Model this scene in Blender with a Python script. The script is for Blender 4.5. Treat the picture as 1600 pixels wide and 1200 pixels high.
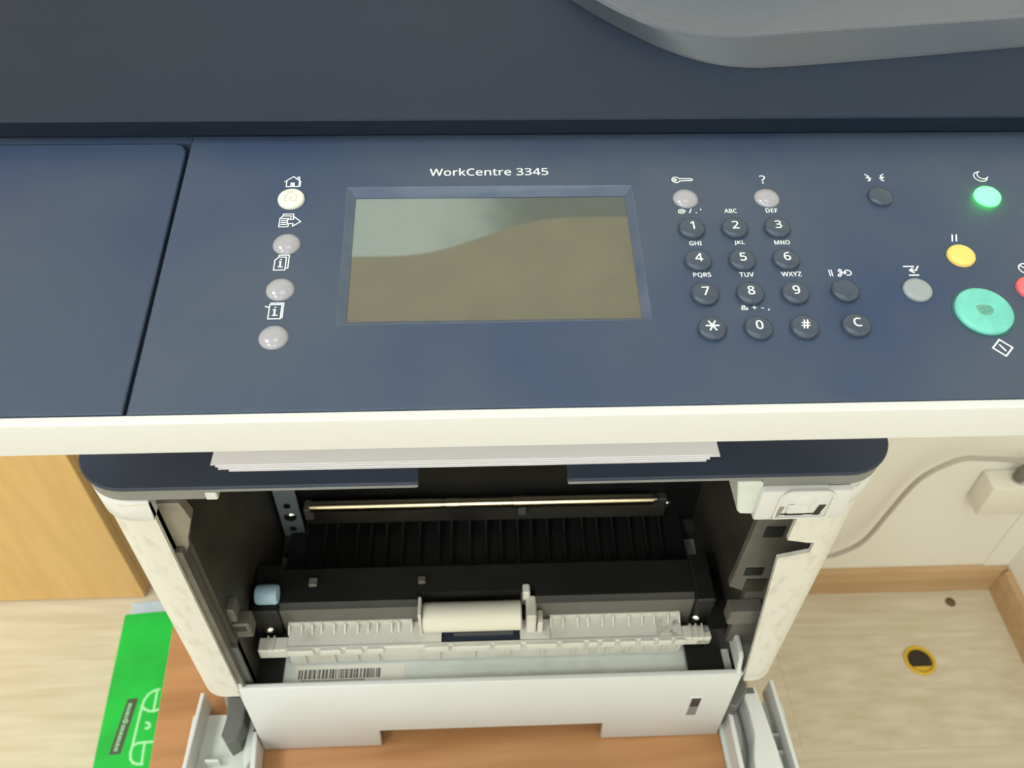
import bpy, bmesh, math, random
from math import sin, cos, pi, radians
from mathutils import Vector, Matrix

random.seed(7)
for ob in list(bpy.data.objects):
    bpy.data.objects.remove(ob)
SC = bpy.context.scene
COL = SC.collection

# ------------------------------------------------------------------ camera
F_PX = 1355.6
PITCH, YAW, ROLL = 0.8082, 0.0585, 0.0248
w_ = Vector((sin(YAW)*cos(PITCH), cos(YAW)*cos(PITCH), -sin(PITCH)))
r_ = Vector((cos(YAW), -sin(YAW), 0))
u_ = r_.cross(w_)
r2 = r_*cos(ROLL) + u_*sin(ROLL)
u2 = -r_*sin(ROLL) + u_*cos(ROLL)
cd = bpy.data.cameras.new('camera')
cam = bpy.data.objects.new('camera', cd)
COL.objects.link(cam)
cam.matrix_world = Matrix(((r2.x, u2.x, -w_.x, -0.0064), (r2.y, u2.y, -w_.y, -0.2535),
                           (r2.z, u2.z, -w_.z, 0.653), (0, 0, 0, 1)))
cd.sensor_fit = 'HORIZONTAL'
cd.sensor_width = 36
cd.lens = F_PX/1600*36
cd.clip_start = 0.01
cd.clip_end = 30
cd.dof.use_dof = True
cd.dof.focus_distance = 0.36
cd.dof.aperture_fstop = 20
SC.camera = cam

# ------------------------------------------------------------------ world, lamps, exposure
SC.view_settings.view_transform = 'Standard'
SC.view_settings.look = 'None'
SC.view_settings.gamma = 1
SC.view_settings.use_curve_mapping = False
SC.view_settings.exposure = -1.1
wd = bpy.data.worlds.new('world')
SC.world = wd
wd.use_nodes = True
wd.node_tree.nodes['Background'].inputs[0].default_value = (0.9, 0.95, 1, 1)
wd.node_tree.nodes['Background'].inputs[1].default_value = 0.3
CEIL = 2.2
for lx, ly, lp in ((-1.3, -1.5, 56), (0.1, -1.9, 20), (-1.3, -3.0, 38), (0.1, -3.0, 28), (-1.3, -0.3, 44), (0.1, -0.3, 12)):
    ld = bpy.data.lights.new('ceiling_lamp', 'AREA')
    ld.shape = 'RECTANGLE'
    ld.size = 0.6
    ld.size_y = 0.6
    ld.energy = lp
    ld.color = (0.87, 0.96, 1.0)
    lo = bpy.data.objects.new('ceiling_lamp', ld)
    lo.location = (lx, ly, CEIL - 0.02)
    COL.objects.link(lo)

# ------------------------------------------------------------------ materials
MATS = {}

def nd(nt, typ, **kw):
    n = nt.nodes.new(typ)
    for k, v in kw.items():
        setattr(n, k, v)
    return n

def mat(name, col, rough=0.5, metal=0.0, spec=0.5, col2=None, nscale=8, nlo=0.4, nhi=0.65, stretch=(1, 1, 1),
        bump=0.0, bscale=400, emit=None, estr=0, coat=0.0, rough2=None, detail=4):
    m = bpy.data.materials.new(name)
    m.use_nodes = True
    nt = m.node_tree
    b = nt.nodes['Principled BSDF']
    b.inputs['Base Color'].default_value = (*col, 1)
    b.inputs['Roughness'].default_value = rough
    b.inputs['Metallic'].default_value = metal
    b.inputs['Specular IOR Level'].default_value = spec
    b.inputs['Coat Weight'].default_value = coat
    tc = nd(nt, 'ShaderNodeTexCoord')
    if col2 is not None:
        mp = nd(nt, 'ShaderNodeMapping')
        mp.inputs['Scale'].default_value = stretch
        nt.links.new(tc.outputs['Object'], mp.inputs[0])
        no = nd(nt, 'ShaderNodeTexNoise')
        no.inputs['Scale'].default_value = nscale
        no.inputs['Detail'].default_value = detail
        nt.links.new(mp.outputs[0], no.inputs['Vector'])
        mr = nd(nt, 'ShaderNodeMapRange')
        mr.inputs[1].default_value = nlo
        mr.inputs[2].default_value = nhi
        nt.links.new(no.outputs['Fac'], mr.inputs[0])
        mx = nd(nt, 'ShaderNodeMix', data_type='RGBA')
        mx.inputs[6].default_value = (*col, 1)
        mx.inputs[7].default_value = (*col2, 1)
        nt.links.new(mr.outputs[0], mx.inputs[0])
        nt.links.new(mx.outputs[2], b.inputs['Base Color'])
        if rough2 is not None:
            mq = nd(nt, 'ShaderNodeMapRange')
            mq.inputs[3].default_value = rough
            mq.inputs[4].default_value = rough2
            nt.links.new(mr.outputs[0], mq.inputs[0])
            nt.links.new(mq.outputs[0], b.inputs['Roughness'])
    if bump:
        n2 = nd(nt, 'ShaderNodeTexNoise')
        n2.inputs['Scale'].default_value = bscale
        n2.inputs['Detail'].default_value = 2
        nt.links.new(tc.outputs['Object'], n2.inputs['Vector'])
        bp = nd(nt, 'ShaderNodeBump')
        bp.inputs['Strength'].default_value = bump
        bp.inputs['Distance'].default_value = 0.001
        nt.links.new(n2.outputs['Fac'], bp.inputs['Height'])
        nt.links.new(bp.outputs[0], b.inputs['Normal'])
    if emit:
        b.inputs['Emission Color'].default_value = (*emit, 1)
        b.inputs['Emission Strength'].default_value = estr
    MATS[name] = m
    return m

def wood(name, c1, c2, ax, rough=0.45, scale=9, str_=14):
    st = [str_, str_, str_]
    st[ax] = 1.0
    return mat(name, c1, rough, col2=c2, nscale=scale, nlo=0.3, nhi=0.72, stretch=tuple(st), detail=6)

def s2l(r, g, b):
    f = lambda c: (c/255/12.92) if c <= 10 else ((c/255+0.055)/1.055)**2.4
    return (f(r), f(g), f(b))

mat('navy_panel', s2l(64, 75, 92), 0.45, col2=s2l(45, 61, 92), nscale=11, nlo=0.42, nhi=0.75, bump=0.10, bscale=1700, rough2=0.55, detail=3, spec=0.4)
mat('navy_flap', s2l(58, 70, 90), 0.42, col2=s2l(37, 53, 86), nscale=10, nlo=0.42, nhi=0.75, bump=0.05, bscale=1700, rough2=0.55, detail=3, spec=0.4)
mat('lid_plastic', s2l(37, 44, 58), 0.6, spec=0.2, col2=s2l(30, 40, 58), nscale=5, bump=0.06, bscale=1400)
mat('bezel_gloss', s2l(78, 90, 110), 0.24, col2=s2l(66, 80, 104), nscale=60)
mat('lip_plastic', s2l(46, 50, 58), 0.5, bump=0.1, bscale=900)
mat('tray_gloss', s2l(58, 68, 88), 0.22, col2=s2l(48, 62, 92), nscale=5)
mat('tray_edge', s2l(74, 77, 84), 0.5, col2=s2l(64, 72, 86), nscale=8)
mat('cover_plastic', s2l(52, 60, 77), 0.5, spec=0.3, col2=s2l(40, 49, 66), nscale=9, bump=0.15, bscale=900)
mat('rim_grey', s2l(126, 125, 121), 0.5)
mat('white_plastic', s2l(212, 211, 208), 0.42, col2=s2l(209, 207, 203), nscale=5, bump=0.05, bscale=900)
mat('white_grimy', s2l(214, 209, 199), 0.5, col2=s2l(186, 179, 165), nscale=150, nlo=0.5, nhi=0.85, stretch=(1, 1, 0.5))
mat('white_feed', s2l(214, 210, 200), 0.45, col2=s2l(190, 184, 170), nscale=50, nlo=0.55, nhi=0.8)
mat('white_sooty', s2l(214, 210, 198), 0.55, col2=s2l(90, 88, 84), nscale=120, nlo=0.5, nhi=0.7)
mat('tray_white', s2l(210, 214, 206), 0.5, col2=s2l(200, 204, 196), nscale=60)
mat('label_paper', s2l(222, 218, 206), 0.6)
mat('ink', s2l(104, 102, 96), 0.7)
mat('interior_dark', s2l(66, 61, 53), 0.55, col2=s2l(46, 42, 37), nscale=25)
mat('interior_black', s2l(22, 21, 20), 0.5, col2=s2l(30, 28, 26), nscale=30)
mat('interior_grey', s2l(104, 100, 92), 0.5, col2=s2l(84, 80, 73), nscale=30)
mat('interior_tan', s2l(140, 132, 116), 0.55, col2=s2l(112, 104, 92), nscale=30)
mat('feed_face', s2l(96, 93, 86), 0.45)
mat('hinge_grey', s2l(96, 97, 94), 0.5)
mat('steel', s2l(150, 160, 164), 0.4, metal=0.25)
mat('chrome', s2l(230, 228, 220), 0.15, metal=1.0)
mat('shaft_metal', s2l(226, 210, 176), 0.22, metal=1.0)
mat('blue_gear', s2l(168, 196, 216), 0.4)
mat('roller_cream', s2l(220, 214, 198), 0.5)
mat('key_dark', s2l(58, 68, 84), 0.26, bump=0.05, bscale=900)
mat('key_clear', s2l(158, 155, 162), 0.2, coat=0.2)
mat('key_grey', s2l(146, 152, 156), 0.4)
mat('key_home', s2l(224, 222, 208), 0.35, coat=0.2)
mat('key_yellow', s2l(244, 204, 108), 0.4)
mat('key_red', s2l(220, 100, 104), 0.4)
mat('key_start', s2l(112, 200, 184), 0.42, col2=s2l(104, 188, 172), nscale=200)
mat('key_worn', s2l(70, 150, 132), 0.6, col2=s2l(120, 150, 138), nscale=900, nlo=0.45, nhi=0.6)
mat('key_ring', s2l(40, 84, 86), 0.4)
mat('key_led', s2l(30, 120, 60), 0.3, emit=(0.04, 1.0, 0.075), estr=22)
mat('print_white', s2l(240, 242, 240), 0.5)
mat('print_grey', s2l(150, 140, 120), 0.6)
mat('paper', s2l(248, 244, 248), 0.6)
mat('groove_black', s2l(18, 20, 26), 0.6)

# glossy display: olive base colour with a lighter grey-green area at the upper left
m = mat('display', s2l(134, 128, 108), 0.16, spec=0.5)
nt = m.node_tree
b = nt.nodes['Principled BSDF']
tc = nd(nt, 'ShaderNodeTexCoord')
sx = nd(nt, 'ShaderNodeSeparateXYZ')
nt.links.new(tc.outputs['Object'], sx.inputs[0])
# edge of the lighter area: v = 0.002 + 0.016*smoothstep(u from -0.02 to 0.05)
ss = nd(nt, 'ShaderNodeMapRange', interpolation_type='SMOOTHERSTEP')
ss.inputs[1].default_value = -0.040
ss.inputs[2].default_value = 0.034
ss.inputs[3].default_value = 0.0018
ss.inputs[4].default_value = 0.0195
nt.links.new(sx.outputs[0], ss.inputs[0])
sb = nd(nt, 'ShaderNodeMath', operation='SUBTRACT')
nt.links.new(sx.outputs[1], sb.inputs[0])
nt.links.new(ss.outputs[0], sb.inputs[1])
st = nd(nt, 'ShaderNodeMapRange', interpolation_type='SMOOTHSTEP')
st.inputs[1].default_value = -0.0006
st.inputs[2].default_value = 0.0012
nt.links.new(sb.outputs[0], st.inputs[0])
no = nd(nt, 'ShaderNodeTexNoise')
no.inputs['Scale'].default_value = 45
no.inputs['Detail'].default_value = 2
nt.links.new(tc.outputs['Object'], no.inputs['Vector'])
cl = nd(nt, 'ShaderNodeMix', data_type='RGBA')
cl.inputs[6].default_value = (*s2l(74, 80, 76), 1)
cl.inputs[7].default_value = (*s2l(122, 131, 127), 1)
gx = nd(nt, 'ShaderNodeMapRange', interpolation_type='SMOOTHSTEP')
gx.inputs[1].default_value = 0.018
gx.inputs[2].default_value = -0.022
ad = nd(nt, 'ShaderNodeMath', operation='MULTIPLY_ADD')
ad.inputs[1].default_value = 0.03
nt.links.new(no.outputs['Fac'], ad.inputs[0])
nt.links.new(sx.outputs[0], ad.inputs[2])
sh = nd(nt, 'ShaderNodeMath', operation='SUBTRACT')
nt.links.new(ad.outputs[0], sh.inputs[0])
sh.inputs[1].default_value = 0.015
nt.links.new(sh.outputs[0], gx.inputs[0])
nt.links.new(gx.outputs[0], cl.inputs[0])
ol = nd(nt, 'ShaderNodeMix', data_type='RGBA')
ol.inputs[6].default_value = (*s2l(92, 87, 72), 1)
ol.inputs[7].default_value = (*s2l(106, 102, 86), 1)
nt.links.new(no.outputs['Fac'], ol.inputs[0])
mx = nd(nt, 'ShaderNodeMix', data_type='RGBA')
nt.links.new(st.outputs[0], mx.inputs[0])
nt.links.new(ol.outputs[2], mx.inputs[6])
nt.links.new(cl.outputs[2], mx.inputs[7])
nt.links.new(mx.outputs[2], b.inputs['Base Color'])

wood('desk_wood', s2l(190, 138, 92), s2l(164, 112, 70), 0, 0.4, scale=7, str_=9)
wood('cabinet_wood', s2l(226, 184, 120), s2l(216, 172, 108), 2, 0.45, scale=6, str_=9)
wood('floor_wood', s2l(228, 216, 194), s2l(206, 190, 162), 0, 0.42, scale=5, str_=12)
wood('baseboard_wood', s2l(206, 172, 128), s2l(192, 156, 112), 0, 0.45, scale=6, str_=10)
mat('subfloor', s2l(150, 126, 92), 0.8)
mat('wall_paint', s2l(248, 244, 232), 0.75, bump=0.1, bscale=120)
mat('ceiling_paint', s2l(240, 238, 230), 0.8)
mat('socket_plastic', s2l(240, 234, 218), 0.4)
mat('cable_grey', s2l(184, 176, 164), 0.5)
mat('plug_grey', s2l(120, 114, 106), 0.5)
mat('box_green', s2l(10, 196, 66), 0.5, col2=s2l(12, 178, 60), nscale=20)
mat('box_print', s2l(170, 240, 180), 0.5)
mat('box_tag', s2l(70, 82, 66), 0.5)
mat('ream_wrap', s2l(206, 218, 228), 0.35, col2=s2l(188, 204, 222), nscale=20)
mat('yellow_plastic', s2l(226, 186, 50), 0.4)
mat('hole_dark', s2l(52, 44, 30), 0.8)
mat('knot_brown', s2l(110, 84, 56), 0.6)

# ------------------------------------------------------------------ mesh helpers
class MB:
    def __init__(self):
        self.bm = bmesh.new()

    def box(self, x0, x1, y0, y1, z0, z1, bev=0, seg=2):
        r = bmesh.ops.create_cube(self.bm, size=1)
        vs = r['verts']
        for v in vs:
            v.co = Vector((x0 + (v.co.x+.5)*(x1-x0), y0 + (v.co.y+.5)*(y1-y0), z0 + (v.co.z+.5)*(z1-z0)))
        if bev:
            es = list({e for v in vs for e in v.link_edges})
            bmesh.ops.bevel(self.bm, geom=es, offset=bev, segments=seg, affect='EDGES', profile=0.5)
        return self

    def prism(self, poly, a0, a1, axis='z', bev=0, seg=2, taper=None):
        """polygon (two coordinates) swept along axis from a0 to a1"""
        def P(p, a):
            if axis == 'z': return (p[0], p[1], a)
            if axis == 'x': return (a, p[0], p[1])
            return (p[0], a, p[1])
        bm = self.bm
        lo = [bm.verts.new(P(p, a0)) for p in poly]
        hi = [bm.verts.new(P(p, a1)) for p in (taper or poly)]
        n = len(poly)
        fs = [bm.faces.new(lo), bm.faces.new(hi)]
        for i in range(n):
            fs.append(bm.faces.new((lo[i], lo[(i+1) % n], hi[(i+1) % n], hi[i])))
        bmesh.ops.recalc_face_normals(bm, faces=fs)
        if bev:
            es = list({e for f in fs[:2] for e in f.edges})
            bmesh.ops.bevel(bm, geom=es, offset=bev, segments=seg, affect='EDGES', profile=0.5)
        return self

    def lathe(self, prof, c=(0, 0, 0), axis='z', seg=28):
        bm = self.bm
        def P(r, h, a):
            x, y = r*cos(a), r*sin(a)
            if axis == 'z': return (c[0]+x, c[1]+y, c[2]+h)
            if axis == 'x': return (c[0]+h, c[1]+x, c[2]+y)
            return (c[0]+x, c[1]+h, c[2]+y)
        rings = []
        for r, h in prof:
            if r < 1e-7:
                rings.append([bm.verts.new(P(0, h, 0))])
            else:
                rings.append([bm.verts.new(P(r, h, 2*pi*i/seg)) for i in range(seg)])
        fs = []
        for A, B in zip(rings, rings[1:]):
            if len(A) == 1 and len(B) == 1:
                continue
            for i in range(seg):
                j = (i+1) % seg
                if len(A) == 1: fs.append(bm.faces.new((A[0], B[j], B[i])))
                elif len(B) == 1: fs.append(bm.faces.new((A[i], A[j], B[0])))
                else: fs.append(bm.faces.new((A[i], A[j], B[j], B[i])))
        for R in (rings[0], rings[-1]):
            if len(R) > 1:
                fs.append(bm.faces.new(R))
        bmesh.ops.recalc_face_normals(bm, faces=fs)
        return self

    def cyl(self, c, r, h, axis='z', seg=24):
        return self.lathe([(0, 0), (r, 0), (r, h), (0, h)], c, axis, seg)

    def tube(self, path, r, seg=10):
        bm = self.bm
        pts = [Vector(p) for p in path]
        rings = []
        up = Vector((0, 0, 1))
        n0 = None
        for i, p in enumerate(pts):
            t = (pts[min(i+1, len(pts)-1)] - pts[max(i-1, 0)]).normalized()
            if n0 is None:
                n0 = t.cross(up)
                if n0.length < 1e-3: n0 = t.cross(Vector((1, 0, 0)))
            n0 = (n0 - t*n0.dot(t)).normalized()
            b_ = t.cross(n0)
            rings.append([bm.verts.new(p + n0*(r*cos(2*pi*k/seg)) + b_*(r*sin(2*pi*k/seg))) for k in range(seg)])
        for A, B in zip(rings, rings[1:]):
            for k in range(seg):
                bm.faces.new((A[k], A[(k+1) % seg], B[(k+1) % seg], B[k]))
        bm.faces.new(rings[0]); bm.faces.new(rings[-1])
        bmesh.ops.recalc_face_normals(bm, faces=bm.faces)
        return self

    def strokes(self, lines, w, z0=0, h=0.00004):
        """thin raised ribbons in the xy plane"""
        kk = 0
        for ln in lines:
            for a, b_ in zip(ln, ln[1:]):
                kk += 1
                a = Vector((a[0], a[1])); b2 = Vector((b_[0], b_[1]))
                d = b2-a
                if d.length < 1e-9: continue
                d.normalize()
                n = Vector((-d.y, d.x))*w/2
                e = d*w*0.5
                q = [a-e-n, b2+e-n, b2+e+n, a-e+n]
                self.prism([(v.x, v.y) for v in q], z0, z0+h+kk*h*0.02)
        return self

    def obj(self, name, m, parent=None, smooth=None, mw=None):
        me = bpy.data.meshes.new(name)
        self.bm.to_mesh(me)
        self.bm.free()
        return mkobj(name, me, m, parent, smooth, mw)


def mkobj(name, me, m, parent=None, smooth=None, mw=None):
    for x in (m if isinstance(m, (list, tuple)) else [m]):
        me.materials.append(MATS[x])
    if smooth:
        me.polygons.foreach_set('use_smooth', [True]*len(me.polygons))
        me.set_sharp_from_angle(angle=radians(smooth))
    o = bpy.data.objects.new(name, me)
    COL.objects.link(o)
    if parent: o.parent = parent
    if mw is not None: o.matrix_local = mw
    return o


def empty(name, loc=(0, 0, 0), rz=0):
    o = bpy.data.objects.new(name, None)
    o.empty_display_size = 0.05
    o.location = loc
    o.rotation_euler = (0, 0, rz)
    COL.objects.link(o)
    return o


def tag(o, label, cat, group=None):
    o['label'] = label
    o['category'] = cat
    if group: o['group'] = group
    return o


def struct(o):
    o['kind'] = 'structure'
    return o


# letter shapes: advance, outline points (1/1000 em), triangles
GLYPHS = {
    'W': (625, '135,0 8,480 71,480 146,187 153,156 160,127 165,99 169,73 173,100 179,130 186,160 194,190 279,480 341,480 429,188 438,157 445,127 451,98 455,73 459,98 465,127 471,156 479,187 553,480 616,480 488,0 427,0 334,314 328,334 323,353 318,372 314,388 311,401 310,409 308,395 303,372 295,343 287,312 196,0', '0,2,1 0,3,2 11,13,12 11,33,13 33,14,13 22,24,23 22,25,24 11,34,33 32,14,33 31,14,32 11,35,34 30,14,31 11,36,35 29,14,30 28,14,29 11,37,36 27,14,28 26,14,27 11,38,37 10,38,11 26,15,14 21,25,22 0,4,3 9,38,10 26,16,15 20,25,21 0,5,4 8,38,9 0,6,5 26,17,16 19,25,20 7,38,8 0,7,6 18,25,19 26,18,17 0,38,7 26,25,18'),
    'o': (406, '202,-7 157,-1 117,15 84,42 58,79 42,125 37,181 48,260 82,318 135,355 204,367 250,361 290,345 324,318 349,282 365,236 370,181 359,101 325,42 271,6 203,42 251,52 283,80 303,123 309,181 303,238 283,281 251,308 203,317 155,308 123,281 104,238 98,181 104,123 123,80 156,52', '9,11,10 9,12,11 8,12,9 8,13,12 7,29,8 29,28,8 28,13,8 28,27,13 27,14,13 7,30,29 26,14,27 26,15,14 7,31,30 25,15,26 6,31,7 6,32,31 24,15,25 24,16,15 5,32,6 5,33,32 23,16,24 23,17,16 4,33,5 4,34,33 22,17,23 22,18,17 4,35,34 21,18,22 3,35,4 3,20,35 20,18,21 3,18,20 3,19,18 2,19,3 1,19,2 1,0,19'),
    'r': (277, '57,0 57,360 105,360 112,294 115,294 135,322 160,345 190,361 225,367 235,366 247,366 258,364 267,363 260,308 251,310 241,312 231,313 221,313 194,309 169,298 147,280 131,256 120,226 116,192 116,0', '7,9,8 7,10,9 7,11,10 7,12,11 7,13,12 6,13,7 0,2,1 0,3,2 5,16,6 16,15,6 15,14,6 14,13,6 4,18,5 18,17,5 17,16,5 4,19,18 4,20,19 0,4,3 0,22,4 22,21,4 21,20,4 0,23,22 0,24,23'),
    'k': (359, '57,0 57,510 116,510 116,244 115,231 115,216 114,199 113,185 116,185 121,192 128,201 136,211 144,221 152,231 158,238 273,360 343,360 197,206 353,0 281,0 156,168 116,132 116,0', '0,2,1 0,3,2 14,16,15 14,17,16 0,4,3 13,17,14 0,5,4 12,17,13 11,17,12 0,6,5 10,17,11 10,18,17 9,20,10 20,18,10 0,7,6 8,20,9 0,8,7 0,21,8 21,20,8 19,18,20 0,22,21'),
    'C': (424, '261,-7 194,1 139,24 96,60 65,109 47,170 41,240 48,309 67,368 100,418 146,455 203,478 271,486 342,479 404,458 379,407 356,417 330,425 302,431 271,433 202,420 149,381 116,320 105,240 115,160 146,98 198,59 270,46 301,48 330,52 358,58 385,65 385,13 358,4 329,-2 298,-6', '11,13,12 11,14,13 10,14,11 10,18,14 18,17,14 17,16,14 16,15,14 9,19,10 19,18,10 9,20,19 9,21,20 8,21,9 8,22,21 7,22,8 7,23,22 6,23,7 5,23,6 5,24,23 4,24,5 4,25,24 3,25,4 3,26,25 30,32,31 2,26,3 2,27,26 29,32,30 28,32,29 27,32,28 2,32,27 1,32,2 1,33,32 1,34,33 0,34,1 0,35,34'),
    'e': (379, '210,-7 162,-2 120,14 85,40 59,76 42,122 37,177 42,232 57,279 81,316 112,344 151,361 196,367 239,362 276,347 305,322 327,290 340,250 345,204 345,169 98,169 107,115 129,76 165,52 213,44 245,45 274,50 301,58 328,69 328,17 301,6 274,-1 245,-5 99,216 283,216 277,257 262,290 234,311 195,318 158,312 129,291 109,259', '11,13,12 11,14,13 10,14,11 10,15,14 9,15,10 9,38,15 38,37,15 37,16,15 9,39,38 8,39,9 8,40,39 36,16,37 8,41,40 35,16,36 35,17,16 7,41,8 7,33,41 34,17,35 34,18,17 6,33,7 6,34,33 6,18,34 6,19,18 5,20,6 20,19,6 5,21,20 4,21,5 4,22,21 3,22,4 3,23,22 27,29,28 26,29,27 3,24,23 25,29,26 24,29,25 3,29,24 2,29,3 2,30,29 1,30,2 1,31,30 1,32,31 0,32,1'),
    'n': (415, '57,0 57,360 105,360 113,311 117,311 138,336 165,353 197,363 230,367 287,359 328,335 352,295 361,234 361,0 302,0 302,230 282,295 222,317 171,309 139,283 122,242 116,187 116,0', '7,9,8 6,9,7 0,2,1 0,3,2 6,10,9 5,10,6 4,10,5 4,17,10 17,11,10 4,18,17 16,11,17 0,4,3 0,20,4 20,19,4 19,18,4 15,11,16 15,12,11 0,21,20 15,13,12 14,13,15 0,22,21'),
    't': (242, '167,-7 140,-4 115,3 94,16 77,37 65,66 62,105 62,314 11,314 11,343 62,366 86,443 121,443 121,360 225,360 225,314 121,314 121,106 125,77 137,57 155,46 177,42 191,42 205,44 218,46 228,49 228,4 216,0 201,-4 184,-6', '10,12,11 10,13,12 9,13,10 9,14,13 9,15,14 8,15,9 7,15,8 6,16,7 16,15,7 6,17,16 6,18,17 5,18,6 5,19,18 4,19,5 4,20,19 24,26,25 23,26,24 4,21,20 22,26,23 21,26,22 4,26,21 3,26,4 2,26,3 2,27,26 1,27,2 1,28,27 1,29,28 0,29,1'),
    '3': (384, '162,-7 126,-5 92,-1 60,7 30,19 30,75 62,61 95,51 130,45 163,43 218,49 256,68 277,98 284,138 275,176 249,202 206,217 150,222 103,222 103,273 150,273 202,279 240,298 263,326 271,363 265,394 247,417 219,432 183,437 147,434 117,425 89,412 62,396 33,437 62,455 96,471 137,483 183,486 248,478 294,453 322,415 331,367 324,324 304,290 273,267 232,253 232,250 282,237 318,214 339,179 346,136 341,97 326,62 302,33 266,11 220,-2', '36,38,37 35,38,36 35,39,38 34,39,35 33,39,34 33,28,39 28,27,39 27,40,39 32,31,33 31,30,33 30,29,33 29,28,33 26,40,27 25,40,26 25,41,40 24,41,25 24,42,41 23,42,24 22,42,23 22,43,42 21,43,22 21,44,43 20,44,21 18,20,19 18,44,20 18,45,44 18,46,45 18,47,46 18,17,47 17,48,47 16,48,17 15,48,16 15,49,48 14,49,15 14,50,49 13,50,14 12,50,13 12,51,50 11,51,12 11,52,51 4,6,5 10,52,11 10,53,52 4,7,6 4,8,7 9,53,10 4,9,8 4,53,9 4,54,53 3,54,4 3,55,54 2,55,3 1,55,2 1,0,55'),
    '4': (384, '244,0 244,109 14,109 14,159 240,482 301,482 301,162 371,162 371,109 301,109 301,0 72,162 244,162 244,313 244,345 245,372 246,396 247,419 244,419 238,406 231,392 223,378 216,367', '3,18,4 18,5,4 18,17,5 17,6,5 3,19,18 16,6,17 3,20,19 15,6,16 3,21,20 3,22,21 14,6,15 3,11,22 13,6,14 12,6,13 3,12,11 3,6,12 3,7,6 3,8,7 2,8,3 1,8,2 0,9,1 9,8,1 0,10,9'),
    '5': (384, '167,-7 131,-5 97,0 67,8 42,19 42,75 69,62 101,52 135,46 167,44 215,50 253,69 277,101 285,147 278,189 257,219 219,238 165,244 145,244 122,241 100,238 83,234 54,253 72,480 312,480 312,426 122,426 111,287 124,289 142,291 162,293 185,294 251,285 302,257 335,213 346,153 334,87 299,36 242,4', '22,26,23 26,24,23 26,25,24 22,27,26 30,32,31 29,32,30 28,32,29 27,32,28 22,32,27 22,33,32 22,17,33 17,16,33 16,34,33 21,20,22 20,19,22 19,18,22 18,17,22 15,34,16 14,34,15 14,35,34 13,35,14 13,36,35 12,36,13 11,36,12 11,37,36 4,6,5 10,37,11 4,7,6 4,8,7 9,37,10 4,9,8 4,37,9 4,38,37 3,38,4 2,38,3 2,0,38 1,0,2'),
    '0': (384, '191,-7 121,10 72,59 43,137 33,240 37,313 49,373 69,422 99,458 140,480 191,487 262,471 312,422 341,344 351,240 347,169 335,108 314,59 284,23 243,1 191,44 237,56 268,92 286,154 291,240 286,326 268,388 237,424 191,437 145,424 115,388 98,326 92,240 98,154 115,93 145,56', '9,11,10 8,11,9 8,12,11 7,28,8 28,12,8 7,29,28 27,12,28 7,30,29 26,12,27 26,13,12 6,30,7 6,31,30 25,13,26 5,31,6 25,14,13 5,32,31 24,14,25 4,32,5 3,32,4 3,33,32 23,14,24 23,15,14 23,16,15 3,34,33 22,16,23 2,34,3 22,17,16 2,35,34 21,17,22 21,18,17 1,35,2 1,20,35 20,18,21 1,18,20 1,19,18 0,19,1'),
    '1': (384, '181,0 181,335 181,361 181,381 182,399 183,418 173,408 164,400 154,391 142,381 91,339 60,379 189,480 238,480 238,0', '11,13,12 11,5,13 5,14,13 11,6,5 4,14,5 11,7,6 11,8,7 3,14,4 11,9,8 2,14,3 11,10,9 1,14,2 0,14,1'),
    '2': (384, '32,0 32,49 158,176 191,210 219,240 241,268 257,296 266,324 269,355 263,390 246,415 219,431 185,436 152,433 123,424 96,409 69,390 38,430 68,452 102,470 141,482 185,486 245,478 291,452 320,412 330,359 326,322 314,288 296,256 271,224 241,190 207,155 107,56 107,54 349,54 349,0', '20,22,21 19,22,20 19,23,22 18,23,19 18,12,23 12,11,23 11,24,23 17,12,18 17,13,12 17,14,13 10,24,11 16,15,17 15,14,17 9,24,10 9,25,24 8,25,9 8,26,25 7,26,8 6,26,7 6,27,26 5,27,6 5,28,27 4,28,5 4,29,28 3,29,4 3,30,29 2,30,3 2,31,30 1,31,2 1,32,31 1,33,32 1,34,33 1,35,34 0,35,1'),
    '6': (384, '200,-7 157,-1 118,16 84,45 59,86 42,139 37,205 39,256 46,307 59,354 79,397 108,434 146,462 195,480 257,486 271,486 288,485 303,483 316,480 316,430 303,433 288,436 273,437 258,438 215,434 181,422 153,404 132,380 117,351 106,318 100,282 96,244 100,244 119,266 143,284 174,296 214,300 270,291 314,262 343,216 353,154 342,87 311,36 263,4 199,43 238,50 268,70 288,105 294,154 288,195 271,227 242,247 201,254 172,251 146,241 126,226 110,208 100,187 97,166 100,137 108,108 122,82 142,61 168,48', '13,15,14 13,16,15 13,17,16 13,18,17 12,18,13 12,20,18 20,19,18 11,23,12 23,22,12 22,21,12 21,20,12 11,24,23 11,25,24 10,25,11 10,26,25 10,27,26 9,27,10 9,28,27 8,28,9 8,29,28 8,30,29 7,30,8 35,37,36 34,37,35 34,38,37 33,38,34 7,31,30 32,52,33 52,38,33 52,51,38 51,39,38 6,31,7 32,53,52 32,54,53 50,39,51 6,32,31 6,54,32 6,55,54 49,39,50 6,56,55 49,40,39 6,57,56 5,57,6 48,40,49 5,58,57 5,59,58 47,40,48 47,41,40 4,59,5 4,60,59 4,61,60 46,41,47 46,42,41 3,61,4 3,62,61 45,42,46 3,63,62 44,42,45 3,44,63 2,44,3 2,42,44 2,43,42 1,43,2 1,0,43'),
    '7': (384, '91,0 288,426 30,426 30,480 351,480 351,434 156,0', '2,4,3 2,5,4 2,1,5 1,6,5 0,6,1'),
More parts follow.
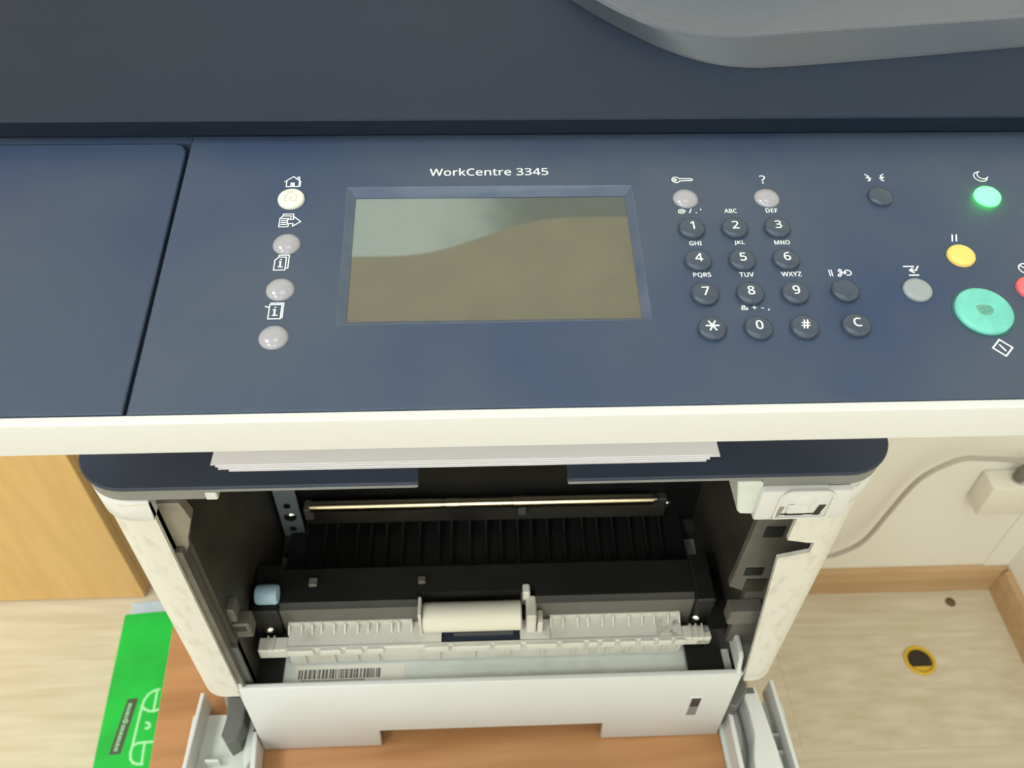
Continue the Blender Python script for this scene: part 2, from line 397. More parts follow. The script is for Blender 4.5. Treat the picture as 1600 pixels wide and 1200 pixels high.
    '8': (384, '193,-7 125,2 75,27 43,68 33,122 36,153 47,179 63,202 83,221 107,237 132,251 100,273 73,299 54,332 48,372 53,406 67,434 89,456 118,473 153,483 191,486 249,479 295,457 325,421 335,371 332,344 323,321 308,301 289,283 268,268 244,254 272,239 298,222 319,203 336,181 347,155 351,124 340,70 308,29 258,2 194,277 226,293 253,312 271,337 277,369 271,399 253,421 226,434 191,439 157,434 130,421 112,399 106,369 109,347 118,328 132,312 150,299 171,288 192,40 235,46 267,63 286,90 293,124 286,156 265,182 233,203 192,222 181,226 142,206 114,183 96,155 91,122 97,90 116,63 147,46', '19,21,20 18,21,19 18,22,21 17,22,18 17,23,22 16,48,17 48,47,17 47,23,17 16,49,48 15,49,16 15,50,49 46,23,47 15,51,50 45,23,46 45,24,23 14,51,15 14,52,51 44,24,45 13,52,14 44,25,24 13,53,52 43,25,44 13,54,53 43,26,25 42,26,43 12,54,13 12,55,54 42,27,26 41,27,42 12,56,55 41,28,27 11,56,12 11,57,56 40,28,41 11,40,57 40,29,28 11,29,40 10,29,11 10,30,29 10,31,30 9,31,10 9,32,31 8,67,9 67,32,9 8,68,67 66,32,67 65,32,66 65,33,32 7,68,8 7,69,68 64,33,65 64,34,33 6,69,7 6,70,69 63,34,64 63,35,34 5,70,6 62,35,63 5,71,70 62,36,35 4,71,5 62,37,36 61,37,62 3,71,4 3,72,71 60,37,61 3,73,72 60,38,37 2,73,3 2,74,73 59,38,60 2,58,74 58,38,59 2,38,58 2,39,38 1,39,2 1,0,39'),
    '9': (384, '129,-7 114,-6 98,-5 82,-3 69,0 69,50 96,44 128,42 171,46 205,57 233,75 254,99 269,128 280,161 286,197 289,235 285,235 267,214 243,196 211,183 171,179 115,189 72,217 43,263 34,324 38,371 53,411 76,443 106,467 143,481 187,486 230,480 269,463 302,434 328,393 344,340 349,275 347,223 340,173 327,125 307,82 279,46 240,17 191,-1 184,226 214,229 240,239 261,254 276,272 286,292 289,314 287,342 278,371 264,397 244,418 218,432 187,437 149,430 119,409 99,374 92,325 98,284 115,252 143,232', '29,31,30 28,31,29 28,32,31 27,32,28 27,33,32 26,57,27 57,56,27 56,33,27 55,33,56 55,34,33 54,34,55 26,58,57 53,34,54 25,58,26 25,59,58 52,34,53 52,35,34 25,60,59 24,60,25 51,35,52 50,35,51 50,36,35 24,61,60 23,61,24 49,36,50 48,36,49 23,62,61 48,37,36 47,37,48 22,62,23 46,15,47 15,37,47 22,63,62 45,16,46 16,15,46 45,17,16 14,37,15 22,44,63 44,17,45 22,17,44 14,38,37 21,17,22 21,18,17 13,38,14 21,19,18 20,19,21 13,39,38 12,39,13 11,39,12 11,40,39 10,40,11 10,41,40 9,41,10 8,41,9 4,6,5 8,42,41 7,42,8 4,7,6 4,42,7 4,43,42 3,43,4 3,0,43 2,0,3 1,0,2'),
    '*': (370, '131,208 71,240 150,346 28,356 37,418 165,381 150,510 216,510 203,381 332,418 341,356 218,346 298,240 240,208 183,326', '5,7,6 5,8,7 3,5,4 8,10,9 3,8,5 3,10,8 2,10,3 2,11,10 1,14,2 14,11,2 14,12,11 1,0,14 13,12,14'),
    '#': (434, '76,0 101,140 17,140 17,185 110,185 132,293 42,293 42,337 140,337 167,480 215,480 188,337 285,337 312,480 358,480 331,337 416,337 416,293 322,293 302,185 394,185 394,140 293,140 265,0 218,0 245,140 149,140 123,0 158,185 254,185 275,293 179,293', '8,10,9 8,11,10 12,14,13 12,15,14 6,8,7 6,11,8 6,12,11 6,15,12 6,16,15 6,17,16 5,17,6 4,31,5 31,17,5 4,28,31 30,17,31 29,18,30 18,17,30 29,19,18 2,4,3 2,28,4 2,29,28 2,19,29 2,20,19 2,21,20 1,21,2 0,26,1 26,21,1 0,27,26 25,21,26 24,22,25 22,21,25 24,23,22'),
    '?': (291, '120,-9 104,-7 90,1 82,15 79,36 82,57 90,71 104,79 120,81 136,79 149,71 158,57 161,36 158,15 149,1 136,-7 94,135 94,153 95,177 99,197 106,215 117,232 131,249 150,267 174,288 191,304 203,319 212,333 216,349 218,367 212,396 197,417 171,430 136,435 105,432 78,426 53,417 29,406 8,453 36,466 67,477 102,484 140,486 197,478 239,455 265,417 274,369 272,341 264,317 253,297 237,278 217,260 195,240 175,223 161,208 151,194 145,180 142,164 141,146 141,135', '41,43,42 40,43,41 40,44,43 39,44,40 38,44,39 38,45,44 37,36,38 36,35,38 35,34,38 34,33,38 33,32,38 32,45,38 31,45,32 31,46,45 30,46,31 29,46,30 29,47,46 28,47,29 27,47,28 27,48,47 26,48,27 25,48,26 25,49,48 24,49,25 24,50,49 23,50,24 23,51,50 22,51,23 22,52,51 21,52,22 21,53,52 20,53,21 20,54,53 19,54,20 19,55,54 18,55,19 18,56,55 18,57,56 17,57,18 17,58,57 16,58,17 16,59,58 7,9,8 6,9,7 6,10,9 5,10,6 5,11,10 5,12,11 4,12,5 3,12,4 3,13,12 2,13,3 2,14,13 1,14,2 1,15,14 0,15,1'),
    'A': (429, '0,0 187,482 242,482 428,0 366,0 308,148 118,148 61,0 138,202 290,202 236,347 234,355 230,367 225,381 221,396 217,409 214,419 209,399 203,378 197,361 193,347', '0,2,1 0,16,2 16,3,2 0,17,16 15,3,16 14,3,15 0,18,17 13,3,14 12,3,13 0,19,18 11,3,12 0,20,19 10,3,11 0,8,20 9,3,10 0,6,8 6,9,8 6,5,9 5,3,9 0,7,6 4,3,5'),
    'B': (437, '65,0 65,480 202,480 281,473 338,453 373,417 384,361 378,322 361,290 332,268 293,255 293,251 322,244 348,234 369,218 386,197 397,170 400,136 389,79 356,36 303,9 234,0 126,275 214,275 266,280 299,295 316,320 322,354 315,388 294,411 258,424 205,428 126,428 126,51 222,51 276,57 311,76 330,105 336,141 329,175 310,202 274,219 218,225 126,225', '0,32,1 32,2,1 32,3,2 32,4,3 32,31,4 31,5,4 0,22,32 30,5,31 29,5,30 29,6,5 28,6,29 27,6,28 27,7,6 26,7,27 26,8,7 25,8,26 24,8,25 24,9,8 23,9,24 0,43,22 43,23,22 43,9,23 43,10,9 43,11,10 43,12,11 43,13,12 43,42,13 42,14,13 0,33,43 41,14,42 40,14,41 40,15,14 39,15,40 39,16,15 38,16,39 38,17,16 37,17,38 37,18,17 36,18,37 36,19,18 35,19,36 34,19,35 0,34,33 0,19,34 0,20,19 0,21,20'),
    'D': (490, '65,0 65,480 213,480 281,473 338,453 385,419 420,374 442,315 449,244 433,138 383,61 304,15 199,0 126,52 191,52 337,99 385,242 374,326 338,383 281,417 204,428 126,428', '0,21,1 21,2,1 21,3,2 21,4,3 21,20,4 20,5,4 0,13,21 19,5,20 19,6,5 18,6,19 17,6,18 17,7,6 16,7,17 16,8,7 16,9,8 15,9,16 15,10,9 14,10,15 14,11,10 0,14,13 0,11,14 0,12,11'),
    'E': (373, '65,0 65,480 333,480 333,426 126,426 126,277 321,277 321,224 126,224 126,53 333,53 333,0', '0,4,1 4,2,1 4,3,2 0,5,4 0,8,5 8,6,5 8,7,6 0,9,8 0,10,9 0,11,10'),
    'F': (349, '65,0 65,480 333,480 333,426 126,426 126,257 320,257 320,203 126,203 126,0', '0,4,1 4,2,1 4,3,2 0,5,4 0,8,5 8,6,5 8,7,6 0,9,8'),
    'G': (489, '271,-7 202,1 145,23 100,59 67,108 48,169 41,240 48,310 71,370 107,419 155,456 217,479 289,486 329,484 366,479 400,470 433,458 410,406 383,416 352,425 320,431 286,433 210,420 152,381 116,320 104,240 109,186 123,139 146,100 181,70 226,52 285,46 314,47 338,49 360,53 379,57 379,199 273,199 273,253 439,253 439,18 400,7 361,-1 318,-5', '11,13,12 11,14,13 11,15,14 10,15,11 10,16,15 10,20,16 20,19,16 19,18,16 18,17,16 9,21,10 21,20,10 9,22,21 9,23,22 8,23,9 8,24,23 7,24,8 7,25,24 6,25,7 37,39,38 37,36,39 36,40,39 5,25,6 5,26,25 35,40,36 5,27,26 4,27,5 4,28,27 3,28,4 3,29,28 3,30,29 2,30,3 34,40,35 33,40,34 2,31,30 32,40,33 31,40,32 2,40,31 1,40,2 1,41,40 1,42,41 0,42,1 0,43,42'),
    'H': (498, '65,0 65,480 126,480 126,277 371,277 371,480 432,480 432,0 371,0 371,224 126,224 126,0', '0,2,1 0,3,2 4,6,5 4,7,6 0,10,3 10,4,3 10,9,4 9,7,4 0,11,10 8,7,9'),
    'I': (228, '27,0 27,35 83,48 83,431 27,445 27,480 200,480 200,445 144,431 144,48 200,35 200,0', '4,6,5 4,7,6 3,7,4 3,8,7 2,8,3 2,9,8 1,9,2 1,10,9 0,10,1 0,11,10'),
    'J': (183, '-3,-128 -18,-127 -31,-125 -42,-122 -52,-119 -52,-68 -41,-70 -30,-73 -17,-74 -4,-75 12,-73 28,-68 42,-59 52,-44 59,-24 62,3 62,480 122,480 122,7 114,-53 88,-95 48,-119', '15,17,16 15,18,17 15,19,18 14,19,15 13,19,14 12,19,13 12,20,19 11,20,12 4,6,5 10,20,11 4,7,6 4,8,7 9,20,10 4,9,8 4,20,9 4,21,20 3,21,4 3,0,21 2,0,3 1,0,2'),
    'K': (416, '65,0 65,480 126,480 126,243 146,266 167,289 187,312 208,334 338,480 408,480 218,271 416,0 345,0 175,229 126,186 126,0', '0,2,1 0,3,2 7,9,8 7,10,9 6,10,7 5,10,6 4,10,5 4,11,10 3,13,4 13,11,4 0,14,3 14,13,3 12,11,13 0,15,14'),
    'L': (352, '65,0 65,480 126,480 126,54 335,54 335,0', '0,2,1 0,3,2 0,4,3 0,5,4'),
    'M': (609, '65,0 65,480 154,480 302,87 305,87 455,480 544,480 544,0 484,0 484,295 485,330 486,364 487,395 489,420 486,420 326,0 277,0 119,420 116,420 118,396 120,364 121,328 121,291 121,0', '0,18,1 18,2,1 18,17,2 17,3,2 4,14,5 14,6,5 14,13,6 13,7,6 0,19,18 16,3,17 4,15,14 12,7,13 0,20,19 11,7,12 0,21,20 10,7,11 9,7,10 0,22,21 8,7,9 0,23,22 16,4,3 16,15,4'),
    'N': (510, '65,0 65,480 135,480 391,83 394,83 393,96 392,115 391,137 390,162 389,186 389,209 389,480 445,480 445,0 375,0 118,398 116,398 117,372 119,340 120,304 121,268 121,0', '0,16,1 16,2,1 16,15,2 15,3,2 10,12,11 10,13,12 0,17,16 14,3,15 0,18,17 0,19,18 0,20,19 0,21,20 9,13,10 8,13,9 7,13,8 6,13,7 5,13,6 4,13,5 14,4,3 14,13,4'),
    'O': (525, '263,-7 194,1 139,24 96,61 65,111 47,171 41,241 47,310 65,370 96,419 139,456 195,479 263,487 329,479 384,456 427,420 458,370 477,310 484,240 477,171 458,110 427,61 384,24 329,1 263,46 333,59 382,98 410,159 420,240 410,321 382,382 334,421 263,434 193,421 143,382 114,321 105,240 114,159 143,98 192,59', '11,13,12 11,14,13 10,14,11 10,15,14 9,32,10 32,15,10 9,33,32 31,15,32 9,34,33 30,15,31 30,16,15 8,34,9 8,35,34 29,16,30 29,17,16 7,35,8 7,36,35 28,17,29 6,36,7 28,18,17 5,36,6 5,37,36 27,18,28 27,19,18 4,37,5 27,20,19 4,38,37 26,20,27 3,38,4 26,21,20 3,39,38 25,21,26 2,39,3 25,22,21 2,24,39 24,22,25 2,22,24 1,22,2 1,23,22 0,23,1'),
    'P': (406, '65,0 65,480 192,480 273,470 329,443 361,398 372,338 368,300 354,264 330,233 294,208 245,192 181,187 126,187 126,0 126,238 174,238 234,244 276,261 301,290 310,336 302,376 280,405 242,422 187,428 126,428', '0,25,1 25,2,1 25,3,2 25,4,3 25,24,4 24,23,4 23,5,4 0,15,25 22,5,23 21,5,22 21,6,5 20,6,21 20,7,6 19,7,20 19,8,7 18,8,19 18,9,8 17,9,18 16,9,17 0,13,15 13,16,15 13,9,16 13,10,9 13,11,10 13,12,11 0,14,13'),
    'Q': (525, '372,-114 279,-6 274,-7 270,-7 266,-7 263,-7 194,1 139,24 96,61 65,111 47,171 41,241 47,310 65,370 96,419 139,456 195,479 263,487 329,479 384,456 427,420 458,370 477,310 484,240 475,159 448,91 405,38 344,5 459,-114 263,46 333,59 382,98 410,159 420,240 410,321 382,382 334,421 263,434 193,421 143,382 114,321 105,240 114,159 143,98 192,59', '16,18,17 16,19,18 15,19,16 15,20,19 14,37,15 37,20,15 14,38,37 36,20,37 14,39,38 35,20,36 35,21,20 13,39,14 13,40,39 34,21,35 34,22,21 12,40,13 12,41,40 33,22,34 11,41,12 33,23,22 10,41,11 10,42,41 32,23,33 32,24,23 9,42,10 9,43,42 31,24,32 31,25,24 8,43,9 8,44,43 30,25,31 30,26,25 7,44,8 7,29,44 29,26,30 7,26,29 7,27,26 6,27,7 6,1,27 1,28,27 5,1,6 5,2,1 0,28,1 5,3,2 4,3,5'),
    'R': (418, '65,0 65,480 197,480 275,471 329,446 361,403 372,343 369,308 358,279 342,256 322,239 300,225 276,215 408,0 337,0 221,198 126,198 126,0 126,249 197,249 248,255 283,272 303,301 310,340 303,381 281,407 245,422 194,427 126,427', '0,28,1 28,2,1 28,3,2 28,4,3 28,27,4 27,26,4 26,5,4 0,18,28 25,5,26 24,5,25 24,6,5 23,6,24 23,7,6 22,7,23 22,8,7 21,8,22 21,9,8 20,9,21 20,10,9 19,10,20 0,16,18 16,19,18 16,10,19 16,11,10 16,12,11 16,15,12 15,13,12 0,17,16 14,13,15'),
    'S': (369, '166,-7 127,-5 91,-1 60,7 34,16 34,74 61,64 94,54 131,48 169,46 216,51 249,66 270,91 277,123 274,145 267,163 253,178 232,192 203,207 164,222 110,246 72,276 48,314 40,364 45,400 60,429 83,454 114,471 151,483 193,486 231,484 266,479 297,470 326,459 307,408 281,418 253,426 223,431 192,433 153,428 124,414 107,392 101,363 104,341 111,323 125,308 144,294 171,281 206,267 245,251 278,233 303,214 322,191 333,163 337,128 326,72 291,29 236,2', '28,30,29 28,31,30 27,31,28 27,32,31 26,32,27 26,33,32 26,37,33 37,36,33 36,35,33 35,34,33 25,38,26 38,37,26 25,39,38 24,39,25 24,40,39 24,41,40 23,41,24 23,42,41 22,42,23 22,43,42 22,44,43 22,45,44 21,45,22 21,46,45 21,47,46 21,48,47 20,48,21 20,49,48 20,50,49 19,50,20 19,51,50 18,51,19 18,52,51 17,52,18 16,52,17 16,53,52 15,53,16 15,54,53 14,54,15 13,54,14 13,55,54 12,55,13 11,55,12 4,6,5 11,56,55 10,56,11 4,7,6 4,8,7 9,56,10 4,9,8 4,56,9 4,57,56 3,57,4 2,57,3 2,0,57 1,0,2'),
    'T': (373, '156,0 156,426 7,426 7,480 366,480 366,426 217,426 217,0', '2,4,3 2,5,4 1,5,2 0,6,1 6,5,1 0,7,6'),
    'U': (491, '243,-7 164,5 107,42 72,98 60,171 60,480 121,480 121,169 129,117 152,78 191,54 246,46 303,54 341,80 363,120 370,169 370,480 430,480 430,169 425,122 410,80 384,44 348,16 301,-1', '4,6,5 4,7,6 15,17,16 15,18,17 3,7,4 14,18,15 14,19,18 3,8,7 14,20,19 13,20,14 3,9,8 2,9,3 12,20,13 12,21,20 2,10,9 11,21,12 2,11,10 2,21,11 2,22,21 1,22,2 1,23,22 0,23,1'),
    'V': (403, '171,0 0,480 63,480 171,172 181,143 189,117 196,91 201,67 207,91 214,117 222,144 232,173 339,480 403,480 232,0', '0,2,1 0,3,2 11,13,12 11,14,13 10,14,11 0,4,3 9,14,10 0,5,4 8,14,9 0,6,5 7,14,8 0,7,6 0,14,7'),
    'X': (394, '3,0 162,250 13,480 80,480 197,291 316,480 379,480 231,251 391,0 322,0 195,208 66,0', '1,3,2 1,4,3 4,6,5 4,7,6 1,7,4 1,8,7 0,10,1 10,8,1 0,11,10 9,8,10'),
    'Y': (380, '160,0 160,183 0,480 66,480 190,244 315,480 380,480 220,186 220,0', '1,3,2 1,4,3 4,6,5 4,7,6 1,7,4 1,8,7 0,8,1'),
    'Z': (384, '26,0 26,46 278,426 34,426 34,480 351,480 351,434 99,54 358,54 358,0', '3,5,4 3,6,5 3,2,6 2,7,6 1,7,2 1,8,7 1,9,8 0,9,1'),
    '@': (604, '291,-60 217,-52 155,-30 105,6 69,55 46,116 39,188 44,248 58,304 82,354 115,397 156,431 204,458 261,474 324,480 390,472 448,451 497,416 534,368 557,309 565,240 563,209 558,179 549,151 536,126 519,104 500,88 476,77 449,73 421,78 400,91 386,110 378,132 375,132 360,109 339,90 313,77 280,73 235,82 201,107 180,147 173,198 178,240 191,276 212,307 240,330 275,344 316,349 345,348 374,344 399,339 418,333 412,197 411,186 411,180 411,175 411,173 414,144 423,126 437,118 453,115 472,119 488,132 501,152 510,178 516,208 518,240 512,298 493,346 463,384 423,412 377,429 324,435 253,427 194,404 148,366 115,317 94,257 87,190 100,102 140,38 204,-2 291,-15 331,-13 369,-6 404,3 435,13 435,-32 405,-43 370,-52 333,-58 289,115 321,122 343,143 356,175 362,216 366,300 356,303 344,305 330,306 316,307 287,303 263,291 246,272 234,249 228,224 226,197 230,160 243,134 263,120', '13,15,14 12,15,13 12,16,15 11,16,12 11,72,16 72,71,16 71,17,16 11,73,72 10,73,11 70,17,71 10,74,73 70,18,17 69,18,70 10,75,74 9,75,10 68,18,69 68,19,18 9,76,75 8,76,9 46,48,47 46,49,48 67,19,68 45,49,46 45,50,49 45,51,50 45,97,51 97,96,51 96,52,51 44,100,45 100,99,45 99,98,45 98,97,45 8,77,76 67,20,19 44,101,100 43,101,44 7,77,8 43,102,101 95,52,96 66,20,67 43,103,102 42,103,43 42,104,103 7,78,77 42,105,104 6,78,7 65,20,66 41,105,42 65,21,20 41,106,105 94,52,95 65,22,21 64,22,65 40,106,41 40,107,106 94,53,52 6,79,78 5,79,6 94,54,53 94,55,54 64,23,22 63,23,64 93,55,94 93,56,55 93,57,56 40,108,107 62,23,63 62,24,23 39,108,40 93,58,57 92,33,93 33,32,93 32,58,93 39,109,108 61,24,62 92,34,33 31,58,32 31,59,58 61,25,24 91,34,92 39,91,109 60,25,61 31,60,59 4,79,5 39,34,91 31,25,60 30,25,31 39,35,34 38,35,39 30,26,25 4,80,79 29,26,30 38,36,35 29,27,26 37,36,38 28,27,29 3,80,4 3,81,80 85,87,86 2,81,3 84,87,85 2,82,81 83,87,84 82,87,83 2,87,82 1,87,2 1,88,87 1,89,88 1,90,89 0,90,1'),
    '/': (250, '7,0 185,480 243,480 64,0', '0,2,1 0,3,2'),
    '.': (180, '89,-9 74,-7 60,1 51,15 48,36 51,57 60,71 74,79 89,81 106,79 119,71 129,57 132,36 129,15 119,1 106,-7', '7,9,8 6,9,7 6,10,9 5,10,6 5,11,10 5,12,11 4,12,5 3,12,4 3,13,12 2,13,3 2,14,13 1,14,2 1,15,14 0,15,1'),
    "'": (151, '57,306 44,480 107,480 94,306', '0,2,1 0,3,2'),
    '&': (492, '187,-7 125,2 77,28 46,69 36,125 43,172 63,208 96,238 139,266 118,291 99,318 85,348 81,382 89,426 114,459 153,480 204,487 252,480 289,460 313,427 320,383 314,344 293,312 262,283 224,258 354,133 370,155 382,181 393,209 401,240 461,240 449,198 434,160 415,125 392,95 490,0 410,0 352,56 319,31 281,11 238,-2 188,293 222,315 245,336 258,358 262,383 258,405 246,423 227,435 202,439 177,435 156,424 143,406 138,383 142,360 151,338 167,317 189,46 229,49 263,60 291,75 314,93 175,229 142,207 118,185 103,160 97,127 104,94 122,68 151,51', '15,17,16 15,18,17 14,18,15 14,19,18 13,49,14 49,19,14 13,50,49 48,19,49 13,51,50 47,19,48 47,20,19 12,51,13 12,52,51 46,20,47 12,53,52 45,20,46 44,20,45 44,21,20 12,54,53 11,54,12 11,55,54 43,21,44 10,55,11 43,22,21 10,56,55 42,22,43 9,56,10 9,41,56 41,22,42 41,23,22 9,23,41 8,23,9 8,24,23 7,24,8 7,62,24 62,25,24 28,30,29 28,31,30 6,62,7 6,63,62 61,25,62 27,31,28 5,63,6 5,64,63 27,32,31 5,65,64 26,32,27 4,65,5 26,33,32 4,66,65 25,33,26 61,33,25 4,67,66 61,34,33 3,67,4 61,35,34 3,68,67 60,37,61 37,35,61 59,37,60 2,68,3 2,69,68 58,37,59 58,38,37 36,35,37 2,57,69 57,38,58 2,38,57 2,39,38 1,39,2 1,40,39 0,40,1'),
    '+': (384, '167,75 167,213 34,213 34,261 167,261 167,400 216,400 216,261 349,261 349,213 216,213 216,75', '4,6,5 4,7,6 2,4,3 2,7,4 2,8,7 2,9,8 1,9,2 0,10,1 10,9,1 0,11,10'),
    '-': (216, '27,154 27,206 189,206 189,154', '0,2,1 0,3,2'),
    ',': (180, '28,-87 37,-47 47,-3 55,40 61,78 124,78 129,71 118,33 104,-8 87,-49 71,-87', '3,5,4 3,6,5 3,7,6 2,7,3 2,8,7 1,8,2 1,9,8 0,9,1 0,10,9'),
}


def text_mesh(body, width=None, height=None, cx=0, cy=0, z=0, bold=0.0):
    """flat lettering, centred at (cx, cy), scaled to the given width and/or height"""
    vs, fs = [], []
    pen = 0
    for ch in body:
        if ch == ' ':
            pen += 185
            continue
        adv, pts, tri = GLYPHS[ch]
        pts = [tuple(map(int, p.split(','))) for p in pts.split()]
        tri = [tuple(map(int, p.split(','))) for p in tri.split()]
        offs = [(0, 0)] if not bold else [(-bold, 0), (bold, 0), (0, bold*0.6), (0, -bold*0.6)]
        for k, (ox, oy) in enumerate(offs):
            b0 = len(vs)
            vs += [(pen+p[0]+ox, p[1]+oy, k*0.000004) for p in pts]
            fs += [tuple(b0+q for q in t) for t in tri]
        pen += adv + bold*1.5
    x0, x1 = min(v[0] for v in vs), max(v[0] for v in vs)
    y0, y1 = min(v[1] for v in vs), max(v[1] for v in vs)
    sx = width/(x1-x0) if width else None
    sy = height/(y1-y0) if height else None
    sx = sx or sy
    sy = sy or sx
    me = bpy.data.meshes.new('lettering')
    me.from_pydata([((v[0]-(x0+x1)/2)*sx+cx, (v[1]-(y0+y1)/2)*sy+cy, z+v[2]) for v in vs], [], fs)
    return me


def arc(cx, cy, r, a0, a1, n=10, ry=None):
    ry = ry or r
    return [(cx + r*cos(radians(a0+(a1-a0)*i/n)), cy + ry*sin(radians(a0+(a1-a0)*i/n))) for i in range(n+1)]


mm = 0.001

# ================================================================== THE ROOM
FL = -0.7
XR, YB, YB2, XJ, XL, YF = 0.909, 0.525, 0.98, -0.30, -2.6, -3.6
fl = struct(MB().box(XL, XR, YF, YB2, FL-0.05, FL-0.008).obj('floor', 'subfloor'))
# laminate planks laid along x
pw, plen = 0.192, 1.28
plank = MB().box(0, plen-0.0002, 0, pw-0.0002, -0.008, 0, bev=0.00015, seg=1)
pm = bpy.data.meshes.new('plank'); plank.bm.to_mesh(pm); plank.bm.free()
pm.materials.append(MATS['floor_wood'])
cut = {}
row = 0
y = YF
while y < YB2-0.02:
    w = min(pw, YB2-y)
    x = XL - ((row*0.43) % 1.0)*plen*0.98
    while x < XR-0.01:
        a, b2 = max(x, XL), min(x+plen, XR)
        if b2-a > 0.03:
            o = bpy.data.objects.new('plank', pm)
            COL.objects.link(o)
            o.parent = fl
            o.location = (a, y, FL)
            o.scale = ((b2-a)/plen, w/pw, 1)
        x += plen
    y += pw
    row += 1
struct(MB().box(XL-0.1, XR+0.1, YF-0.1, YB2+0.1, CEIL, CEIL+0.1).obj('ceiling', 'ceiling_paint'))
wb = struct(MB().box(XJ, XR+0.1, YB, YB2+0.1, FL-0.05, CEIL).obj('wall_back', 'wall_paint'))
struct(MB().box(XL-0.1, XJ, YB2, YB2+0.1, FL-0.05, CEIL).obj('wall_back_alcove', 'wall_paint'))
struct(MB().box(XR, XR+0.1, YF-0.1, YB, FL-0.05, CEIL).obj('wall_right', 'wall_paint'))
struct(MB().box(XL-0.1, XL, YF-0.1, YB2+0.1, FL-0.05, CEIL).obj('wall_left', 'wall_paint'))
struct(MB().box(XL, XR, YF-0.1, YF, FL-0.05, CEIL).obj('wall_front', 'wall_paint'))
bprof = [(0, 0), (0.0135, 0), (0.0135, 0.040), (0.009, 0.058), (0.004, 0.0635), (0, 0.0635)]
struct(MB().prism([(YB-p[0], FL+p[1]) for p in bprof], XJ, XR, axis='x').obj('baseboard_back', 'baseboard_wood'))
struct(MB().prism([(XR-p[0], FL+p[1]) for p in bprof], YF, YB-0.0135, axis='y').obj('baseboard_right', 'baseboard_wood'))
struct(MB().box(0.864, XR, YB-0.003, YB, FL+0.0635, CEIL, bev=0.001).obj('trim_1', 'wall_paint'))

# ------------------------------------------------------------------ cabinet in the alcove (left)
cb = empty('wardrobe_cabinet', (-0.92, 0.74, FL))
def cbx(n, x0, x1, y0, y1, z0, z1, mt='cabinet_wood', par=None, bev=0.001):
    q = MB().box(x0+0.92, x1+0.92, y0-0.74, y1-0.74, z0-FL, z1-FL, bev=bev, seg=1)
    return q.obj(n, mt, par or cb)
cbx('side_panel', -0.601, -0.585, 0.558, 0.96, FL+0.001, 1.2)
cbx('side_panel', -1.255, -1.239, 0.558, 0.96, FL+0.001, 1.2)
cbx('top_panel', -1.255, -0.585, 0.558, 0.96, 1.2, 1.216)
cbx('base_panel', -1.239, -0.601, 0.558, 0.96, FL+0.05, FL+0.066)
cbx('back_panel', -1.239, -0.601, 0.955, 0.96, FL+0.066, 1.2)
cbx('plinth', -1.239, -0.601, 0.565, 0.58, FL+0.001, FL+0.05)
for a, b2, hx in ((-1.255, -0.922, -0.95), (-0.918, -0.585, -0.89)):
    d = cbx('door', a, b2, 0.540, 0.5565, FL+0.003, 1.216)
    MB().tube([(hx+0.92, -0.2, 0.95), (hx+0.92, -0.225, 0.95), (hx+0.92, -0.225, 1.07), (hx+0.92, -0.2, 1.07)], 0.005).obj('handle', 'chrome', d, 40)
tag(cb, 'honey-coloured wooden cabinet standing on the floor behind the green box', 'cabinet')

# ------------------------------------------------------------------ desk
DR = radians(-4.2)
DX, DY = -0.027, 0.06
dk = empty('printer_stand', (DX, DY, FL), -DR*-1)
dk.rotation_euler = (0, 0, radians(4.2))
def dbx(n, x0, x1, y0, y1, z0, z1, bev=0.0015):
    return MB().box(x0, x1, y0, y1, z0-FL, z1-FL, bev=bev).obj(n, 'desk_wood', dk)
dbx('table_top', -0.2275, 0.2275, -0.36, 0.36, -0.022, -0.0005)
dbx('side_panel', -0.215, -0.197, -0.34, 0.34, FL+0.001, -0.022)
dbx('side_panel', 0.197, 0.215, -0.34, 0.34, FL+0.001, -0.022)
dbx('shelf', -0.197, 0.197, -0.33, 0.33, -0.40, -0.382)
dbx('back_panel', -0.197, 0.197, 0.30, 0.316, -0.382, -0.022)
tag(dk, 'narrow orange-brown wooden stand carrying the printer', 'table')

# ------------------------------------------------------------------ green box and wrapped ream on the floor
gz = -0.45
gb = empty('carton', (-0.375, 0.215, FL), radians(4.2))
GH = gz-FL
gx0, gx1, gy0, gy1 = -0.113, 0.085, -0.16, 0.161
MB().box(gx0, gx1, gy0, gy1, 0.001, GH-0.03, bev=0.002).obj('carton_base', 'box_green', gb)
ldo = MB().box(gx0-0.002, gx1+0.002, gy0-0.002, gy1+0.002, GH-0.10, GH, bev=0.002).obj('lid', 'box_green', gb)
